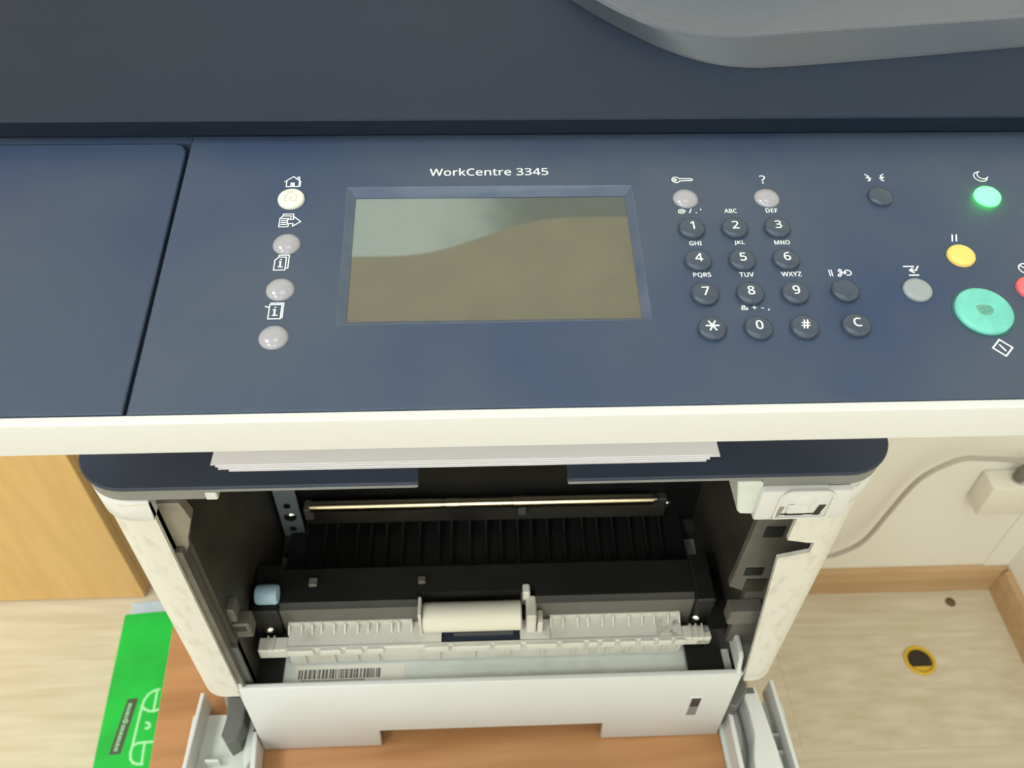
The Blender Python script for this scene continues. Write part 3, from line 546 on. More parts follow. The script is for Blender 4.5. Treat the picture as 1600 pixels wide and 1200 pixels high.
# printed outline on the lid: two D shapes joined by a line, with a small crescent between
a_ = radians(4.2)
def gl(px, py):          # room point -> carton coordinates
    dx, dy = px+0.375, py-0.215
    return (dx*cos(a_)+dy*sin(a_), -dx*sin(a_)+dy*cos(a_))
L = [[gl(-0.4279, 0.2586), gl(-0.4342, 0.2570), gl(-0.4404, 0.2521), gl(-0.4436, 0.2453), gl(-0.4448, 0.2369)],
     [gl(-0.4448, 0.2369), gl(-0.4404, 0.2326), gl(-0.4341, 0.2298), gl(-0.4276, 0.2296), gl(-0.4208, 0.2319), gl(-0.40, 0.245)],
     [gl(-0.4302, 0.2578), gl(-0.4284, 0.2297)],
     [gl(-0.4448, 0.2369), gl(-0.4439, 0.1863)],
     [gl(-0.4435, 0.1847), gl(-0.4417, 0.1870), gl(-0.4376, 0.1892), gl(-0.4298, 0.1898), gl(-0.4189, 0.1902), gl(-0.40, 0.191)],
     [gl(-0.4439, 0.1863), gl(-0.4440, 0.1776), gl(-0.4420, 0.1698), gl(-0.4377, 0.1650), gl(-0.4318, 0.1633), gl(-0.4263, 0.1631)],
     [gl(-0.4296, 0.1890), gl(-0.4271, 0.1631)],
     [gl(-0.4337, 0.2149), gl(-0.4300, 0.2132), gl(-0.4284, 0.2098), gl(-0.4302, 0.2075), gl(-0.4326, 0.2075)]]
MB().strokes(L, 0.0030, GH, 0.0002).obj('printed_outline', 'box_print', ldo)
tagp = [gl(-0.4655, 0.2465), gl(-0.452, 0.2475), gl(-0.4560, 0.1765), gl(-0.4700, 0.1755)]
MB().prism(tagp, GH, GH+0.0002).obj('printed_band', 'box_tag', ldo)
L = []
for i in range(22):
    yy = 0.181+i*0.0028
    if abs(i-13) < 2: continue
    xx = -0.4635+0.0035*(yy-0.176)/0.07
    L.append([gl(xx-0.0016, yy), gl(xx+0.0016, yy + random.uniform(-0.0006, 0.0006))])
L.append([gl(-0.4606+0.0024*cos(q), 0.2174+0.0024*sin(q)) for q in [i*pi/4 for i in range(9)]])
MB().strokes(L, 0.0014, GH+0.0002, 0.0002).obj('printed_lettering', 'box_print', ldo)
tag(gb, 'bright green carton with white outline print beside the wooden stand', 'box')

rm = empty('paper_ream', (-0.50, 0.395, FL), radians(4.2))
MB().box(-0.058, 0.15, -0.0, 0.085, 0.001, 0.10, bev=0.004).obj('paper_block', 'ream_wrap', rm)
MB().box(-0.0586, 0.1506, -0.0006, 0.0856, 0.045, 0.058, bev=0.004).obj('wrapper_seam', 'label_paper', rm)
tag(rm, 'pale blue-white wrapped pack on the floor behind the green carton', 'paper')

# ------------------------------------------------------------------ socket, cord, floor fittings
sk = empty('wall_socket', (0.79, YB, -0.44))
sxx, szz = 0.79, -0.44
MB().box(0.752-sxx, 0.836-sxx, -0.038, -0.0005, -0.435-szz, -0.3665-szz, bev=0.004).obj('housing', 'socket_plastic', sk, 40)
MB().lathe([(0, 0), (0.015, 0), (0.015, 0.0012), (0.012, 0.0012), (0.011, 0.0004), (0, 0.0004)], (0.797-sxx, -0.0195, -0.3665-szz), 'z').obj('socket_ring', 'socket_plastic', sk, 40)
tag(sk, 'cream surface-mounted wall socket with a grey plug in it', 'socket')
pc = empty('power_cord', (0.782, 0.48, -0.385))
def pcl(p): return (p[0]-0.782, p[1]-0.48, p[2]+0.385)
MB().lathe([(0, 0), (0.008, 0), (0.0095, 0.004), (0.0095, 0.016), (0.0065, 0.026), (0.005, 0.032), (0, 0.032)], pcl((0.797, 0.5055, -0.3658)), 'z').obj('plug', 'plug_grey', pc, 40)
cpts = [(0.797, 0.5055, -0.336), (0.7965, 0.505, -0.328), (0.788, 0.502, -0.318), (0.770, 0.498, -0.3125), (0.745, 0.496, -0.307), (0.716, 0.495, -0.303), (0.679, 0.495, -0.304), (0.644, 0.495, -0.335),
        (0.629, 0.495, -0.373), (0.619, 0.495, -0.429), (0.604, 0.495, -0.507), (0.573, 0.495, -0.543), (0.549, 0.495, -0.551),
        (0.48, 0.49, -0.55), (0.38, 0.48, -0.50), (0.30, 0.47, -0.30), (0.25, 0.455, -0.05), (0.18, 0.42, 0.06), (0.12, 0.372, 0.08)]
def smooth_path(pts, n=5):
    V = [Vector(p) for p in pts]
    out = []
    for i in range(len(V)-1):
        p0, p1, p2, p3 = V[max(i-1, 0)], V[i], V[i+1], V[min(i+2, len(V)-1)]
        for k in range(n):
            t = k/n
            out.append(0.5*((2*p1)+(p2-p0)*t+(2*p0-5*p1+4*p2-p3)*t*t+(-p0+3*p1-3*p2+p3)*t**3))
    out.append(V[-1])
    return out
MB().tube([pcl(p) for p in smooth_path(cpts)], 0.0036).obj('cable', 'cable_grey', pc, 60)
tag(pc, 'grey power cord arching from the wall socket down behind the printer', 'cord')

fo = empty('floor_outlet', (0.723, 0.383, FL))
MB().lathe([(0.0195, 0.0), (0.026, 0.0), (0.026, 0.002), (0.0245, 0.0035), (0.0215, 0.0035), (0.0195, 0.0005), (0.0195, 0.0)], (0, 0, 0.0002), seg=36).obj('ring', 'yellow_plastic', fo, 40)
MB().cyl((0, 0, 0.0002), 0.0196, 0.0006).obj('pit', 'hole_dark', fo)
MB().prism(arc(0, 0, 0.0192, 215, 325, 12), 0.0008, 0.0022).obj('inner_lip', 'yellow_plastic', fo)
tag(fo, 'round yellow-rimmed cable hole in the light wood floor', 'outlet')
fc = empty('floor_screw_cap', (0.8175, 0.489, FL))
MB().lathe([(0, 0.003), (0.005, 0.0026), (0.008, 0.0012), (0.009, 0.0), (0, 0)], (0, 0, 0.0002)).obj('cap', 'knot_brown', fc, 40)
tag(fc, 'small brown cap on the floor near the baseboard corner', 'cap')

# ================================================================== THE PRINTER
PR = empty('multifunction_printer', (0, 0, 0))
tag(PR, 'navy and white multifunction laser printer with its front door open on the wooden stand', 'printer')

# ---- scanner housing, panel
TILT = 0.1826
PO = Vector((0, -0.0141, 0.4667))
M_PANEL = Matrix(((1, 0, 0, PO.x), (0, cos(TILT), -sin(TILT), PO.y), (0, sin(TILT), cos(TILT), PO.z), (0, 0, 0, 1)))
HW = 0.246
prof = [(-0.0750, 0.4547), (-0.0772, 0.4543), (-0.0777, 0.4539), (-0.0779, 0.4531), (-0.0776, 0.4402), (-0.0768, 0.4395), (0.36, 0.4395), (0.36, 0.47), (0.05, 0.472), (-0.072, 0.4500), (-0.0742, 0.4505)]
MB().prism(prof, -HW, HW, axis='x').obj('scanner_housing', 'white_plastic', PR, 25)
# panel plate with a bevelled opening for the screen
def panel_plate():
    bm = bmesh.new()
    U0, U1, V0, V1 = -112.4, 245.5, -61.8, 62
    outer = [(U0, V0), (U1, V0), (U1, V1), (U0, V1)]
    op = [(-51.8, -29.4), (51.8, -29.0), (52.0, 33.5), (-52.4, 33.7)]
    inn = [(-49.0, -26.6), (49.0, -26.6), (49.3, 29.9), (-49.3, 29.9)]
    def ring(pts, w): return [bm.verts.new((p[0]*mm, p[1]*mm, w*mm)) for p in pts]
    e = 0.5
    ot = ring([(U0+e, V0+e), (U1-e, V0+e), (U1-e, V1-e), (U0+e, V1-e)], 0)
    om = ring(outer, -e)
    ob_ = ring(outer, -3)
    a = ring(op, 0)
    for A, B in ((ot, a), (ob_, om), (om, ot)):
        for i in range(4):
            bm.faces.new((A[i], A[(i+1) % 4], B[(i+1) % 4], B[i]))
    bmesh.ops.recalc_face_normals(bm, faces=bm.faces)
    me = bpy.data.meshes.new('control_panel')
    bm.to_mesh(me); bm.free()
    bm = bmesh.new()
    rings = [ring(op, -2.9), ring(op, 0.0), ring([(-51.5, -29.1), (51.5, -28.7), (51.7, 33.2), (-52.1, 33.4)], -0.1), ring(inn, -2.0), ring(inn, -2.9)]
    for A, B in zip(rings, rings[1:]):
        for i in range(4):
            bm.faces.new((A[i], A[(i+1) % 4], B[(i+1) % 4], B[i]))
    bmesh.ops.recalc_face_normals(bm, faces=bm.faces)
    me2 = bpy.data.meshes.new('screen_bezel')
    bm.to_mesh(me2); bm.free()
    return me, me2
PM, BM_ = panel_plate()
CP = mkobj('control_panel', PM, 'navy_panel', PR, None, M_PANEL)
mkobj('screen_bezel', BM_, 'bezel_gloss', CP)
def onp(name, mb, mt, par=None, smooth=None):
    return mb.obj(name, mt, par or CP, smooth)
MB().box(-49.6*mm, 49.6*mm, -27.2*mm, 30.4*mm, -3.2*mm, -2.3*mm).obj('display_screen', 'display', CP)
fo_ = [(-HW+0.0005, -61.8*mm), (-113.6*mm, -61.8*mm)] + arc(-0.1136-0.005, 0.0522, 0.005, 0, 90, 6) + [(-HW+0.0005, 0.0572)]
MB().prism(fo_, -0.003, 0.0002, bev=0.0004, seg=1).obj('panel_flap', 'navy_flap', PR, None, M_PANEL)
MB().box(-HW+0.0005, -0.1125, 0.0578, 0.0620, -0.003, -0.0002).obj('flap_surround', 'navy_panel', PR, None, M_PANEL)
MB().box(-HW+0.0005, HW-0.0005, -0.0612, 0.062, -0.0042, -0.0031).obj('panel_bed', 'groove_black', PR, None, M_PANEL)

# ---- lettering and icons on the panel
def txt(name, body, u, v, width=None, height=None, par=CP, z=0.00006, m='print_white', bold=0.0):
    return mkobj(name, text_mesh(body, width and width*mm, height and height*mm, u*mm, v*mm, z, bold), m, par)
txt('model_name', 'WorkCentre 3345', -0.5, 41.0, width=44, height=3.9, bold=5)
def icon(name, lines, u, v, w=0.33, s=1.0):
    L = [[((p[0]*s+u)*mm, (p[1]*s+v)*mm) for p in l] for l in lines]
    return MB().strokes(L, w*mm, 0.00003).obj(name, 'print_white', CP)
house = [[(-2.9, 0.0), (0, 2.7), (2.9, 0.0)], [(-2.2, 0.2), (-2.2, -2.5), (-0.6, -2.5), (-0.6, -0.7), (0.6, -0.7), (0.6, -2.5), (2.4, -2.5), (2.4, 0.2)],
         [(1.6, 1.5), (1.6, 2.3), (2.3, 2.3), (2.3, 0.8)], [(0.25, -2.4), (0.25, -0.9)], [(-0.1, -2.4), (-0.1, -0.9)], [(2.8, -2.3), (2.8, -0.4)]]
icon('home_icon', house, -72.3, 36.6)
icon('copy_icon', [[(-3.4, -3), (-3.4, 1.0), (-2.4, 2.2), (0.4, 2.2), (0.4, 1.0)], [(-3.4, -3), (-0.2, -3), (-0.2, -1.8)], [(-2.4, 2.3), (-2.4, 3.1), (1.2, 3.1), (1.2, 1.6)],
                   [(-2.8, 0.9), (-0.3, 0.9)], [(-2.8, -0.1), (-0.8, -0.1)], [(-2.8, -1.0), (-0.8, -1.0)], [(-2.8, -1.9), (-0.8, -1.9)],
                   [(-0.6, 0.5), (1.4, 0.5), (1.4, 1.9), (4.0, -0.6), (1.4, -2.8), (1.4, -1.5), (-0.6, -1.5), (-0.6, 0.5)]], -71.6, 17.3)
icon('status_icon', [[(-2.6, -3.2), (-2.6, 1.2), (-1.4, 2.6), (1.2, 2.6), (1.2, -3.2), (-2.6, -3.2)], [(-1.4, 2.6), (-1.4, 3.4), (2.1, 3.4), (2.1, -2.4), (1.3, -2.4)],
                     [(-1.0, 0.6), (-0.5, 0.6), (-0.5, -1.7)], [(-1.2, -1.8), (0.2, -1.8)], [(-0.7, 1.5), (-0.4, 1.5)], [(-0.75, 0.3), (-0.75, -1.6)]], -72.0, -2.4)
icon('machine_icon', [[(-2.3, -3.2), (-2.3, 2.7), (1.7, 2.7), (1.7, -3.2), (-2.3, -3.2)], [(-2.0, 3.3), (2.2, 3.3), (2.2, -2.8)], [(-3.6, 2.0), (-2.4, 1.5)],
                      [(-0.9, 0.6), (-0.3, 0.6), (-0.3, -1.7)], [(-1.0, -1.8), (0.5, -1.8)], [(-0.5, 1.5), (-0.2, 1.5)], [(-0.55, 0.3), (-0.55, -1.6)]], -71.8, -23.2)
kl = [arc(-2.4, 0, 1.45, 25, 335, 14), arc(-2.7, 0, 0.5, 0, 360, 8), [(-1.1, 0.6), (3.0, 0.6), (3.9, 0), (3.0, -0.6), (2.4, -0.3), (1.8, -0.6), (1.2, -0.3), (0.5, -0.6), (-1.1, -0.6)]]
icon('key_icon', kl, 71.2, 36.0, 0.33)
txt('help_icon', '?', 101.4, 35.8, height=4.2)
zz = [(-0.9, 1.9), (0.4, 0.9), (-0.3, 0.4), (0.9, -0.2), (0.0, -0.6), (0.5, -1.2), (-0.4, -1.6)]
icon('language_icon', [[(-2.6+p[0], p[1]) for p in zz], [(2.6-p[0], p[1]) for p in zz], [(-3.4, 0.1), (-3.0, 0.0)], [(3.4, 0.1), (3.0, 0.0)]], 144.2, 36.2, 0.36)
ou = arc(0.4, 0.3, 2.5, 110, 330, 12)
inr = arc(1.5, 1.1, 2.0, 330, 110, 12)
icon('sleep_icon', [ou + [(2.1, -0.6)], [ou[0]] + [(p[0]-0.1, p[1]) for p in inr[::-1]] ], 184.4, 36.1, 0.36)
icon('pause_icon', [[(-3.4, 1.3), (-3.4, -1.3)], [(-2.6, 1.3), (-2.6, -1.3)],
                    [(0.4, 1.6), (0.9, 1.3), (0.8, -0.5), (0.0, -1.6), (-0.7, -1.4), (-0.5, -0.8), (0.1, -0.6), (0.4, 0.4), (-0.2, 0.9), (0.4, 1.6)],
                    arc(3.0, 0, 1.15, 200, -120, 12), [(1.3, 0.2), (1.9, -0.5), (2.4, 0.2)]], 119.2, -9.9, 0.34)
icon('interrupt_icon', [[(-2.6, 2.0), (0.8, 2.0)], [(-1.6, -2.0), (1.4, -2.0)], [(2.4, 2.0), (1.2, 0.2), (-0.8, 0.2)], [(0.2, 1.2), (-1.0, 0.2), (0.2, -0.8)]], 145.2, -9.4, 0.5)
icon('clear_all_icon', [[(-1.0, -1.4), (-0.2, 1.4)], [(0.5, -1.4), (1.3, 1.4)]], 164.6, 5.6, 0.5)
icon('start_icon', [[(0, 3.3), (3.3, 0), (0, -3.3), (-3.3, 0), (0, 3.3)], [(-0.6, 1.1), (0.6, -1.1)]], 165.4, -42.6, 0.5)
icon('stop_icon', [arc(0, 0, 2.2, 0, 360, 16), [(-1.5, 1.5), (1.5, -1.5)]], 185.3, -9.0, 0.4)
for s, u, v, wd_ in (('@ / . \'', 71.6, 19.9, 8.6), ('ABC', 86.5, 19.9, 4.6), ('DEF', 101.6, 19.9, 4.4), ('GHI', 71.3, 4.4, 4.4), ('JKL', 87.0, 4.4, 3.9), ('MNO', 102.2, 4.4, 5.5),
                     ('PQRS', 71.4, -10.2, 6.2), ('TUV', 86.8, -10.2, 5.0), ('WXYZ', 102.4, -10.2, 7.0), ('& + - ,', 87.0, -24.7, 9.6)):
    txt('key_caption', s, u, v, width=wd_, height=2.0 if s[0] not in '@&P' else 2.3, bold=10)

# ---- keys
dome_key = lambda r, h: [(0, h), (r*0.4, h*0.99), (r*0.72, h*0.93), (r*0.86, h*0.84), (r*0.95, h*0.66), (r, h*0.4), (r, -0.002), (0, -0.002)]
def key(name, u, v, r, h, m, label=None, prof=None):
    o = MB().lathe(prof or dome_key(r*mm, h*mm), (0, 0, 0), seg=36).obj(name, m, PR, 50, M_PANEL @ Matrix.Translation((u*mm, v*mm, 0)))
    if label: o['label'] = label
    return o
def key_text(o, body, hgt, z, dv=0.35, w=None, bold=0.0):
    txt('key_legend', body, 0.1, dv, width=w, height=hgt, par=o, z=z*mm, bold=bold)
grid = ['1', '2', '3', '4', '5', '6', '7', '8', '9', '*', '0', '#']
for i, ch in enumerate(grid):
    u = 70.7+(i % 3)*15.4
    v = [10.7, -4.3, -19.2, -33.7][i//3]
    o = key('number_key', u, v, 4.75, 2.2, 'key_dark')
    if ch == '*':
        L = [[(2.0*mm*cos(a), (0.3+2.0*sin(a))*mm), (-2.0*mm*cos(a), (0.3-2.0*sin(a))*mm)] for a in (0, pi/3, 2*pi/3)]
        MB().strokes(L, 0.5*mm, 2.22*mm).obj('key_legend', 'print_white', o)
    else:
        key_text(o, ch, 3.6, 2.24, bold=6)
o = key('clear_key', 118.8, -33.2, 4.75, 2.2, 'key_dark'); key_text(o, 'C', 3.5, 2.24, bold=6)
key('redial_key', 118.8, -18.6, 4.75, 2.2, 'key_dark')
key('language_key', 143.2, 25.8, 4.6, 1.8, 'key_dark')
soft = lambda r, h: [(0, h), (r*0.3, h*0.96), (r*0.6, h*0.8), (r*0.82, h*0.52), (r*0.95, h*0.22), (r, 0.0), (r, -0.002), (0, -0.002)]
o = key('home_key', -71.9, 27.4, 4.8, 1.7, 'key_home', 'cream round home key')
L = [[((p[0]*0.85)*mm, (p[1]*0.85+0.1)*mm) for p in l] for l in house[:2]]
MB().strokes(L, 0.12*mm, 1.70*mm).obj('key_legend', 'print_grey', o)
for v in (6.0, -14.2, -34.0):
    key('soft_key', -71.4, v, 4.8, 2.0, 'key_clear', 'clear grey domed key', soft(4.8*mm, 2.0*mm))
key('login_key', 71.0, 26.2, 4.7, 2.0, 'key_clear', 'clear grey domed key', soft(4.7*mm, 2.0*mm))
key('help_key', 101.1, 26.1, 4.7, 2.0, 'key_clear', 'clear grey domed key', soft(4.7*mm, 2.0*mm))
key('power_key', 183.4, 25.4, 4.7, 2.2, 'key_led', 'glowing green power key')
key('clear_all_key', 164.2, -3.2, 4.9, 1.8, 'key_yellow', 'yellow round key')
key('interrupt_key', 144.2, -18.2, 4.9, 1.4, 'key_grey', 'pale grey round key')
key('stop_key', 183.6, -18.2, 4.9, 1.8, 'key_red', 'red round stop key')
st_ = key('start_key', 164.0, -27.8, 9.7, 1.6, 'key_start', 'large teal start key',
          [(0, 1.25*mm), (6*mm, 1.35*mm), (8.4*mm, 1.5*mm), (9.2*mm, 1.35*mm), (9.7*mm, 0.8*mm), (9.7*mm, -2*mm), (0, -2*mm)])
MB().lathe([(9.75*mm, 0.0), (10.6*mm, 0.0), (10.5*mm, 0.25*mm), (9.9*mm, 0.3*mm), (9.75*mm, 0.0)], seg=40).obj('key_ring', 'key_ring', st_, 50)
bl = [(2.9*mm*cos(a)*(1+0.13*sin(3*a+1)), 2.5*mm*sin(a)*(1+0.12*cos(2*a))) for a in [i*2*pi/24 for i in range(24)]]
MB().prism([(p[0], p[1]) for p in bl], 1.22*mm, 1.30*mm).obj('worn_mark', 'key_worn', st_)

# ---- scanner lid with raised document tray
LA = radians(9)
LO = Vector((0, 0.0414, 0.487))
M_LID = Matrix(((1, 0, 0, 0), (0, cos(LA), -sin(LA), LO.y), (0, sin(LA), cos(LA), LO.z), (0, 0, 0, 1)))
lp = [(0.0460, 0.4785), (0.0448, 0.4790), (0.0412, 0.4868), (0.0416, 0.4875), (0.36, 0.4876+0.3175*math.tan(LA)), (0.36, 0.4795)]
MB().prism(lp, -HW-0.002, HW+0.002, axis='x').obj('scanner_lid', 'lid_plastic', PR)
MB().box(-HW, HW, 0.052, 0.355, 0.470, 0.4796).obj('lid_seal', 'groove_black', PR)
def crv(pts, n=6):
    return [(p.x, p.y) for p in smooth_path([(a, b, 0) for a, b in pts], n)]
outp = crv([(16, 112), (24, 95), (35.9, 78.2), (45.8, 66.4), (57.8, 54.2), (72.1, 42.0), (86.3, 33.9), (101.2, 30.3), (119.5, 31.0), (165.3, 36.3), (221.2, 43.7), (244, 46.6)])
inp = crv([(27, 112), (35, 82), (45.1, 66.7), (61.7, 51.0), (76.2, 43.5), (96.2, 40.1), (125.4, 43.4), (165.8, 47.7), (221.4, 53.9), (244, 56.6)])
def resample(p, n):
    d = [0]
    for a, b2 in zip(p, p[1:]): d.append(d[-1]+math.hypot(b2[0]-a[0], b2[1]-a[1]))
    out = []; j = 0
    for k in range(n):
        t = d[-1]*k/(n-1)
        while j < len(p)-2 and d[j+1] < t: j += 1
        f_ = (t-d[j])/max(d[j+1]-d[j], 1e-9)
        out.append((p[j][0]+(p[j+1][0]-p[j][0])*f_, p[j][1]+(p[j+1][1]-p[j][1])*f_))
    return out
outp = resample(outp, 44) + [(244, 300), (16, 300)]
inp = resample(inp, 44) + [(240, 296), (27, 296)]
def tray_mesh():
    bm = bmesh.new()
    n = len(outp)
    def ring(f_, w): return [bm.verts.new(((o_[0]+(i_[0]-o_[0])*f_)*mm, (o_[1]+(i_[1]-o_[1])*f_)*mm, w*mm)) for o_, i_ in zip(outp, inp)]
    R = [ring(0, -0.5), ring(0, 0.5), ring(0.12, 1.6), ring(0.45, 4.5), ring(0.82, 6.6), ring(1.0, 7.0)]
    for A, B in zip(R, R[1:]):
        for i in range(n):
            bm.faces.new((A[i], A[(i+1) % n], B[(i+1) % n], B[i]))
    bmesh.ops.recalc_face_normals(bm, faces=bm.faces)
    me = bpy.data.meshes.new('document_tray'); bm.to_mesh(me); bm.free()
    return me
DT = mkobj('document_tray', tray_mesh(), 'tray_edge', PR, 60, M_LID)
# dished top of the document tray: falls gently from the rim
def tray_top():
    bm = bmesh.new()
    c = (135, 170)
    n = len(inp)
    def ring(k, w): return [bm.verts.new(((c[0]+(p[0]-c[0])*k)*mm, (c[1]+(p[1]-c[1])*k)*mm, w*mm)) for p in inp]
    R = [ring(1, 6.9), ring(0.97, 6.5), ring(0.95, 5.2), ring(0.6, 4.6)]
    for A, B in zip(R, R[1:]):
        for i in range(n):
            bm.faces.new((A[i], A[(i+1) % n], B[(i+1) % n], B[i]))
    bm.faces.new(R[-1])
    bmesh.ops.recalc_face_normals(bm, faces=bm.faces)
    me = bpy.data.meshes.new('tray_surface'); bm.to_mesh(me); bm.free()
    return me
mkobj('tray_surface', tray_top(), 'tray_gloss', DT, 60)

# ---- output cover (top of the lower body)
CT = 0.320
CW, CR = 0.2015, 0.0265
def cover_poly(ins=0.0, notch=True):
    w, r = CW-ins, CR-ins
    L = [(-w, 0.36), (-w, CR)] + arc(-w+r, CR, r, 180, 270, 10)[1:]
    if notch: L += [(-0.0355, ins), (-0.0355, 0.06), (0.0368, 0.06), (0.0368, ins)]
    L += [(w-r, ins)] + arc(w-r, CR, r, 270, 360, 10)[1:] + [(w, 0.36)]
    return L
MB().prism(cover_poly(), CT-0.0024, CT, bev=0.0006, seg=1).obj('output_cover', 'cover_plastic', PR)
# grey rim under the cover at both corners
for s in (-1, 1):
    x_in = 0.137 if s < 0 else 0.133
    w, r = CW-0.0012, CR-0.0012
    pl = [(-w, 0.30), (-w, CR)] + arc(-w+r, CR, r, 180, 270, 10)[1:] + [(-x_in, 0.0012), (-x_in, 0.006), (-0.17, 0.006), (-0.185, 0.03), (-0.185, 0.30)]
    pl = [(p[0]*-s, p[1]) for p in pl]
    MB().prism(pl, CT-0.0110, CT-0.0024, bev=0.0005, seg=1).obj('cover_rim', 'rim_grey', PR)
for a, b2 in ((-0.137, -0.0355), (0.0368, 0.133)):
    MB().box(a, b2, 0.0, 0.004, CT-0.0042, CT-0.0024, bev=0.0005, seg=1).obj('cover_lip', 'rim_grey', PR)
MB().box(-0.1372, -0.1315, -0.0005, 0.006, 0.3105, 0.3155, bev=0.0006, seg=1).obj('latch_tab', 'white_plastic', PR)
# rear tower that carries the scanner, output back wall
MB().box(-0.19, 0.19, 0.27, 0.36, CT, 0.4395, bev=0.004).obj('rear_tower', 'white_plastic', PR)

# ---- lower body shell
BW, BR = 0.1925, 0.0165
def side_poly(s, x_in):
    L = [(-BW, 0.36), (-BW, BR)] + arc(-BW+BR, BR, BR, 180, 270, 8)[1:] + [(-x_in, 0.0), (-x_in, 0.0025), (-BW+0.014, 0.004), (-BW+0.0045, 0.022), (-BW+0.0045, 0.36)]
    return [(p[0]*-s, p[1]) for p in L]
# left panel and right panel: a front post above the door hinge and a wall behind it
SP = {}
SP[-1] = MB().prism(side_poly(-1, 0.1655), 0.092, 0.3085, bev=0.0008, seg=1).obj('side_panel', 'white_grimy', PR, 40)
rp = MB()
rp.prism(side_poly(1, 0.1705), 0.092, 0.2445, taper=side_poly(1, 0.1570))
rp.prism(side_poly(1, 0.1570), 0.2445, 0.2500, taper=side_poly(1, 0.1735))
rp.prism(side_poly(1, 0.1735), 0.2500, 0.2595)
rp.prism(side_poly(1, 0.1700), 0.2595, 0.2625, taper=side_poly(1, 0.1580))
rp.prism(side_poly(1, 0.1580), 0.2625, 0.2840)
rp.prism(side_poly(1, 0.1650), 0.2840, 0.3085)
SP[1] = rp.obj('side_panel', 'white_grimy', PR, 40)
for s in (-1, 1):
    x0, x1 = sorted((s*BW, s*(BW-0.0045)))
    MB().box(x0, x1, 0.030, 0.36, 0.004, 0.092).obj('lower_side_panel', 'white_grimy', PR)
MB().box(-BW, BW, 0.352, 0.36, 0.004, CT-0.003).obj('back_panel', 'white_plastic', PR)
MB().box(-BW+0.004, BW-0.004, 0.03, 0.352, 0.0005, 0.008).obj('base_plate', 'interior_black', PR)
# flared corner caps below the rim
for s in (-1, 1):
    def cap(w, r, x_in, yb):
        L = [(-w, 0.06), (-w, yb+r)] + arc(-w+r, yb+r, r, 180, 270, 10)[1:] + [(-x_in, yb), (-x_in, 0.03), (-0.18, 0.05), (-0.18, 0.06)]
        return [(p[0]*-s, p[1]) for p in L]
    xi = 0.1655 if s < 0 else 0.166
    MB().prism(cap(0.1950, 0.0205, xi, -0.0016), 0.2955, 0.3090, taper=cap(0.1995, 0.0250, xi, 0.0004), bev=0.0008, seg=1).obj('corner_cap', 'white_plastic', PR, 50)

# ---- latch block at the right of the opening
lb = MB()
lb.box(0.1335, 0.180, -0.0022, 0.010, 0.2845, 0.3090, bev=0.0016)
LB = lb.obj('latch_housing', 'white_plastic', PR, 40)
MB().prism([(0.121, 0.3130), (0.1345, 0.3130), (0.1345, 0.286), (0.1275, 0.2865), (0.1255, 0.289)], 0.001, 0.03, axis='y', bev=0.0006, seg=1).obj('latch_side', 'tray_white', PR)
frm = arc(0.1645, 0.3035, 0.006, 0, 90, 5) + arc(0.1495, 0.3035, 0.006, 90, 180, 5) + [(0.1435, 0.2875), (0.1705, 0.2875)]
MB().strokes([[(p[0], p[1]) for p in frm] + [frm[0]]], 0.0011, 0, 0.0009).obj('latch_frame', 'white_plastic', LB, None, Matrix(((1, 0, 0, 0), (0, 0, -1, -0.0021), (0, 1, 0, 0), (0, 0, 0, 1))))
MB().lathe([(0, -0.0012), (0.004, -0.001), (0.0058, 0.0), (0, 0.0)], (0.157, -0.0022, 0.3005), 'y').obj('latch_button', 'white_plastic', LB, 50)
MB().box(0.1455, 0.1675, -0.0024, -0.002, 0.2895, 0.2905).obj('latch_slot', 'interior_black', LB)
MB().prism([(0.1435, 0.2885), (0.1462, 0.2885), (0.1474, 0.2965), (0.1454, 0.2965)], -0.0025, -0.0018, axis='y').obj('latch_slot', 'interior_tan', LB)
MB().prism([(0.1635, 0.2890), (0.1665, 0.2890), (0.1685, 0.2975), (0.1650, 0.2975)], -0.0025, -0.0018, axis='y').obj('latch_slot', 'interior_black', LB)
MB().box(0.1490, 0.1585, -0.0026, -0.0018, 0.2892, 0.2910).obj('latch_slot', 'interior_black', LB)
MB().box(0.1490, 0.1600, -0.0034, -0.002, 0.2915, 0.2985, bev=0.0006, seg=1).obj('latch_tongue', 'white_plastic', LB)

# ---- inside of the machine
IW = 0.158
MB().box(-IW-0.006, -IW, 0.008, 0.27, 0.03, CT-0.004).obj('inner_wall', 'interior_dark', PR)
MB().box(IW+0.004, IW+0.010, 0.0245, 0.27, 0.03, CT-0.004).obj('inner_wall', 'interior_dark', PR)
MB().box(-IW, IW+0.004, 0.137, 0.143, 0.03, CT-0.004).obj('inner_back', 'interior_black', PR)
MB().box(-IW, IW+0.004, 0.065, 0.137, CT-0.012, CT-0.0045).obj('inner_top', 'interior_black', PR)
# ribbed paper guide on the back
gd = MB().box(-0.15, 0.15, 0.072, 0.137, 0.080, 0.092).obj('paper_guide', 'interior_black', PR)
for i in range(23):
    x = -0.137+i*0.0122 + random.uniform(-0.002, 0.002)
    MB().prism([(0.074, 0.092), (0.136, 0.092), (0.136, 0.102), (0.120, 0.098), (0.085, 0.096), (0.074, 0.093)], x, x+0.0016, axis='x').obj('guide_rib', 'interior_black', gd)
MB().box(-0.136, 0.136, 0.130, 0.137, 0.100, 0.122, bev=0.001, seg=1).obj('fuser_frame', 'interior_dark', PR)
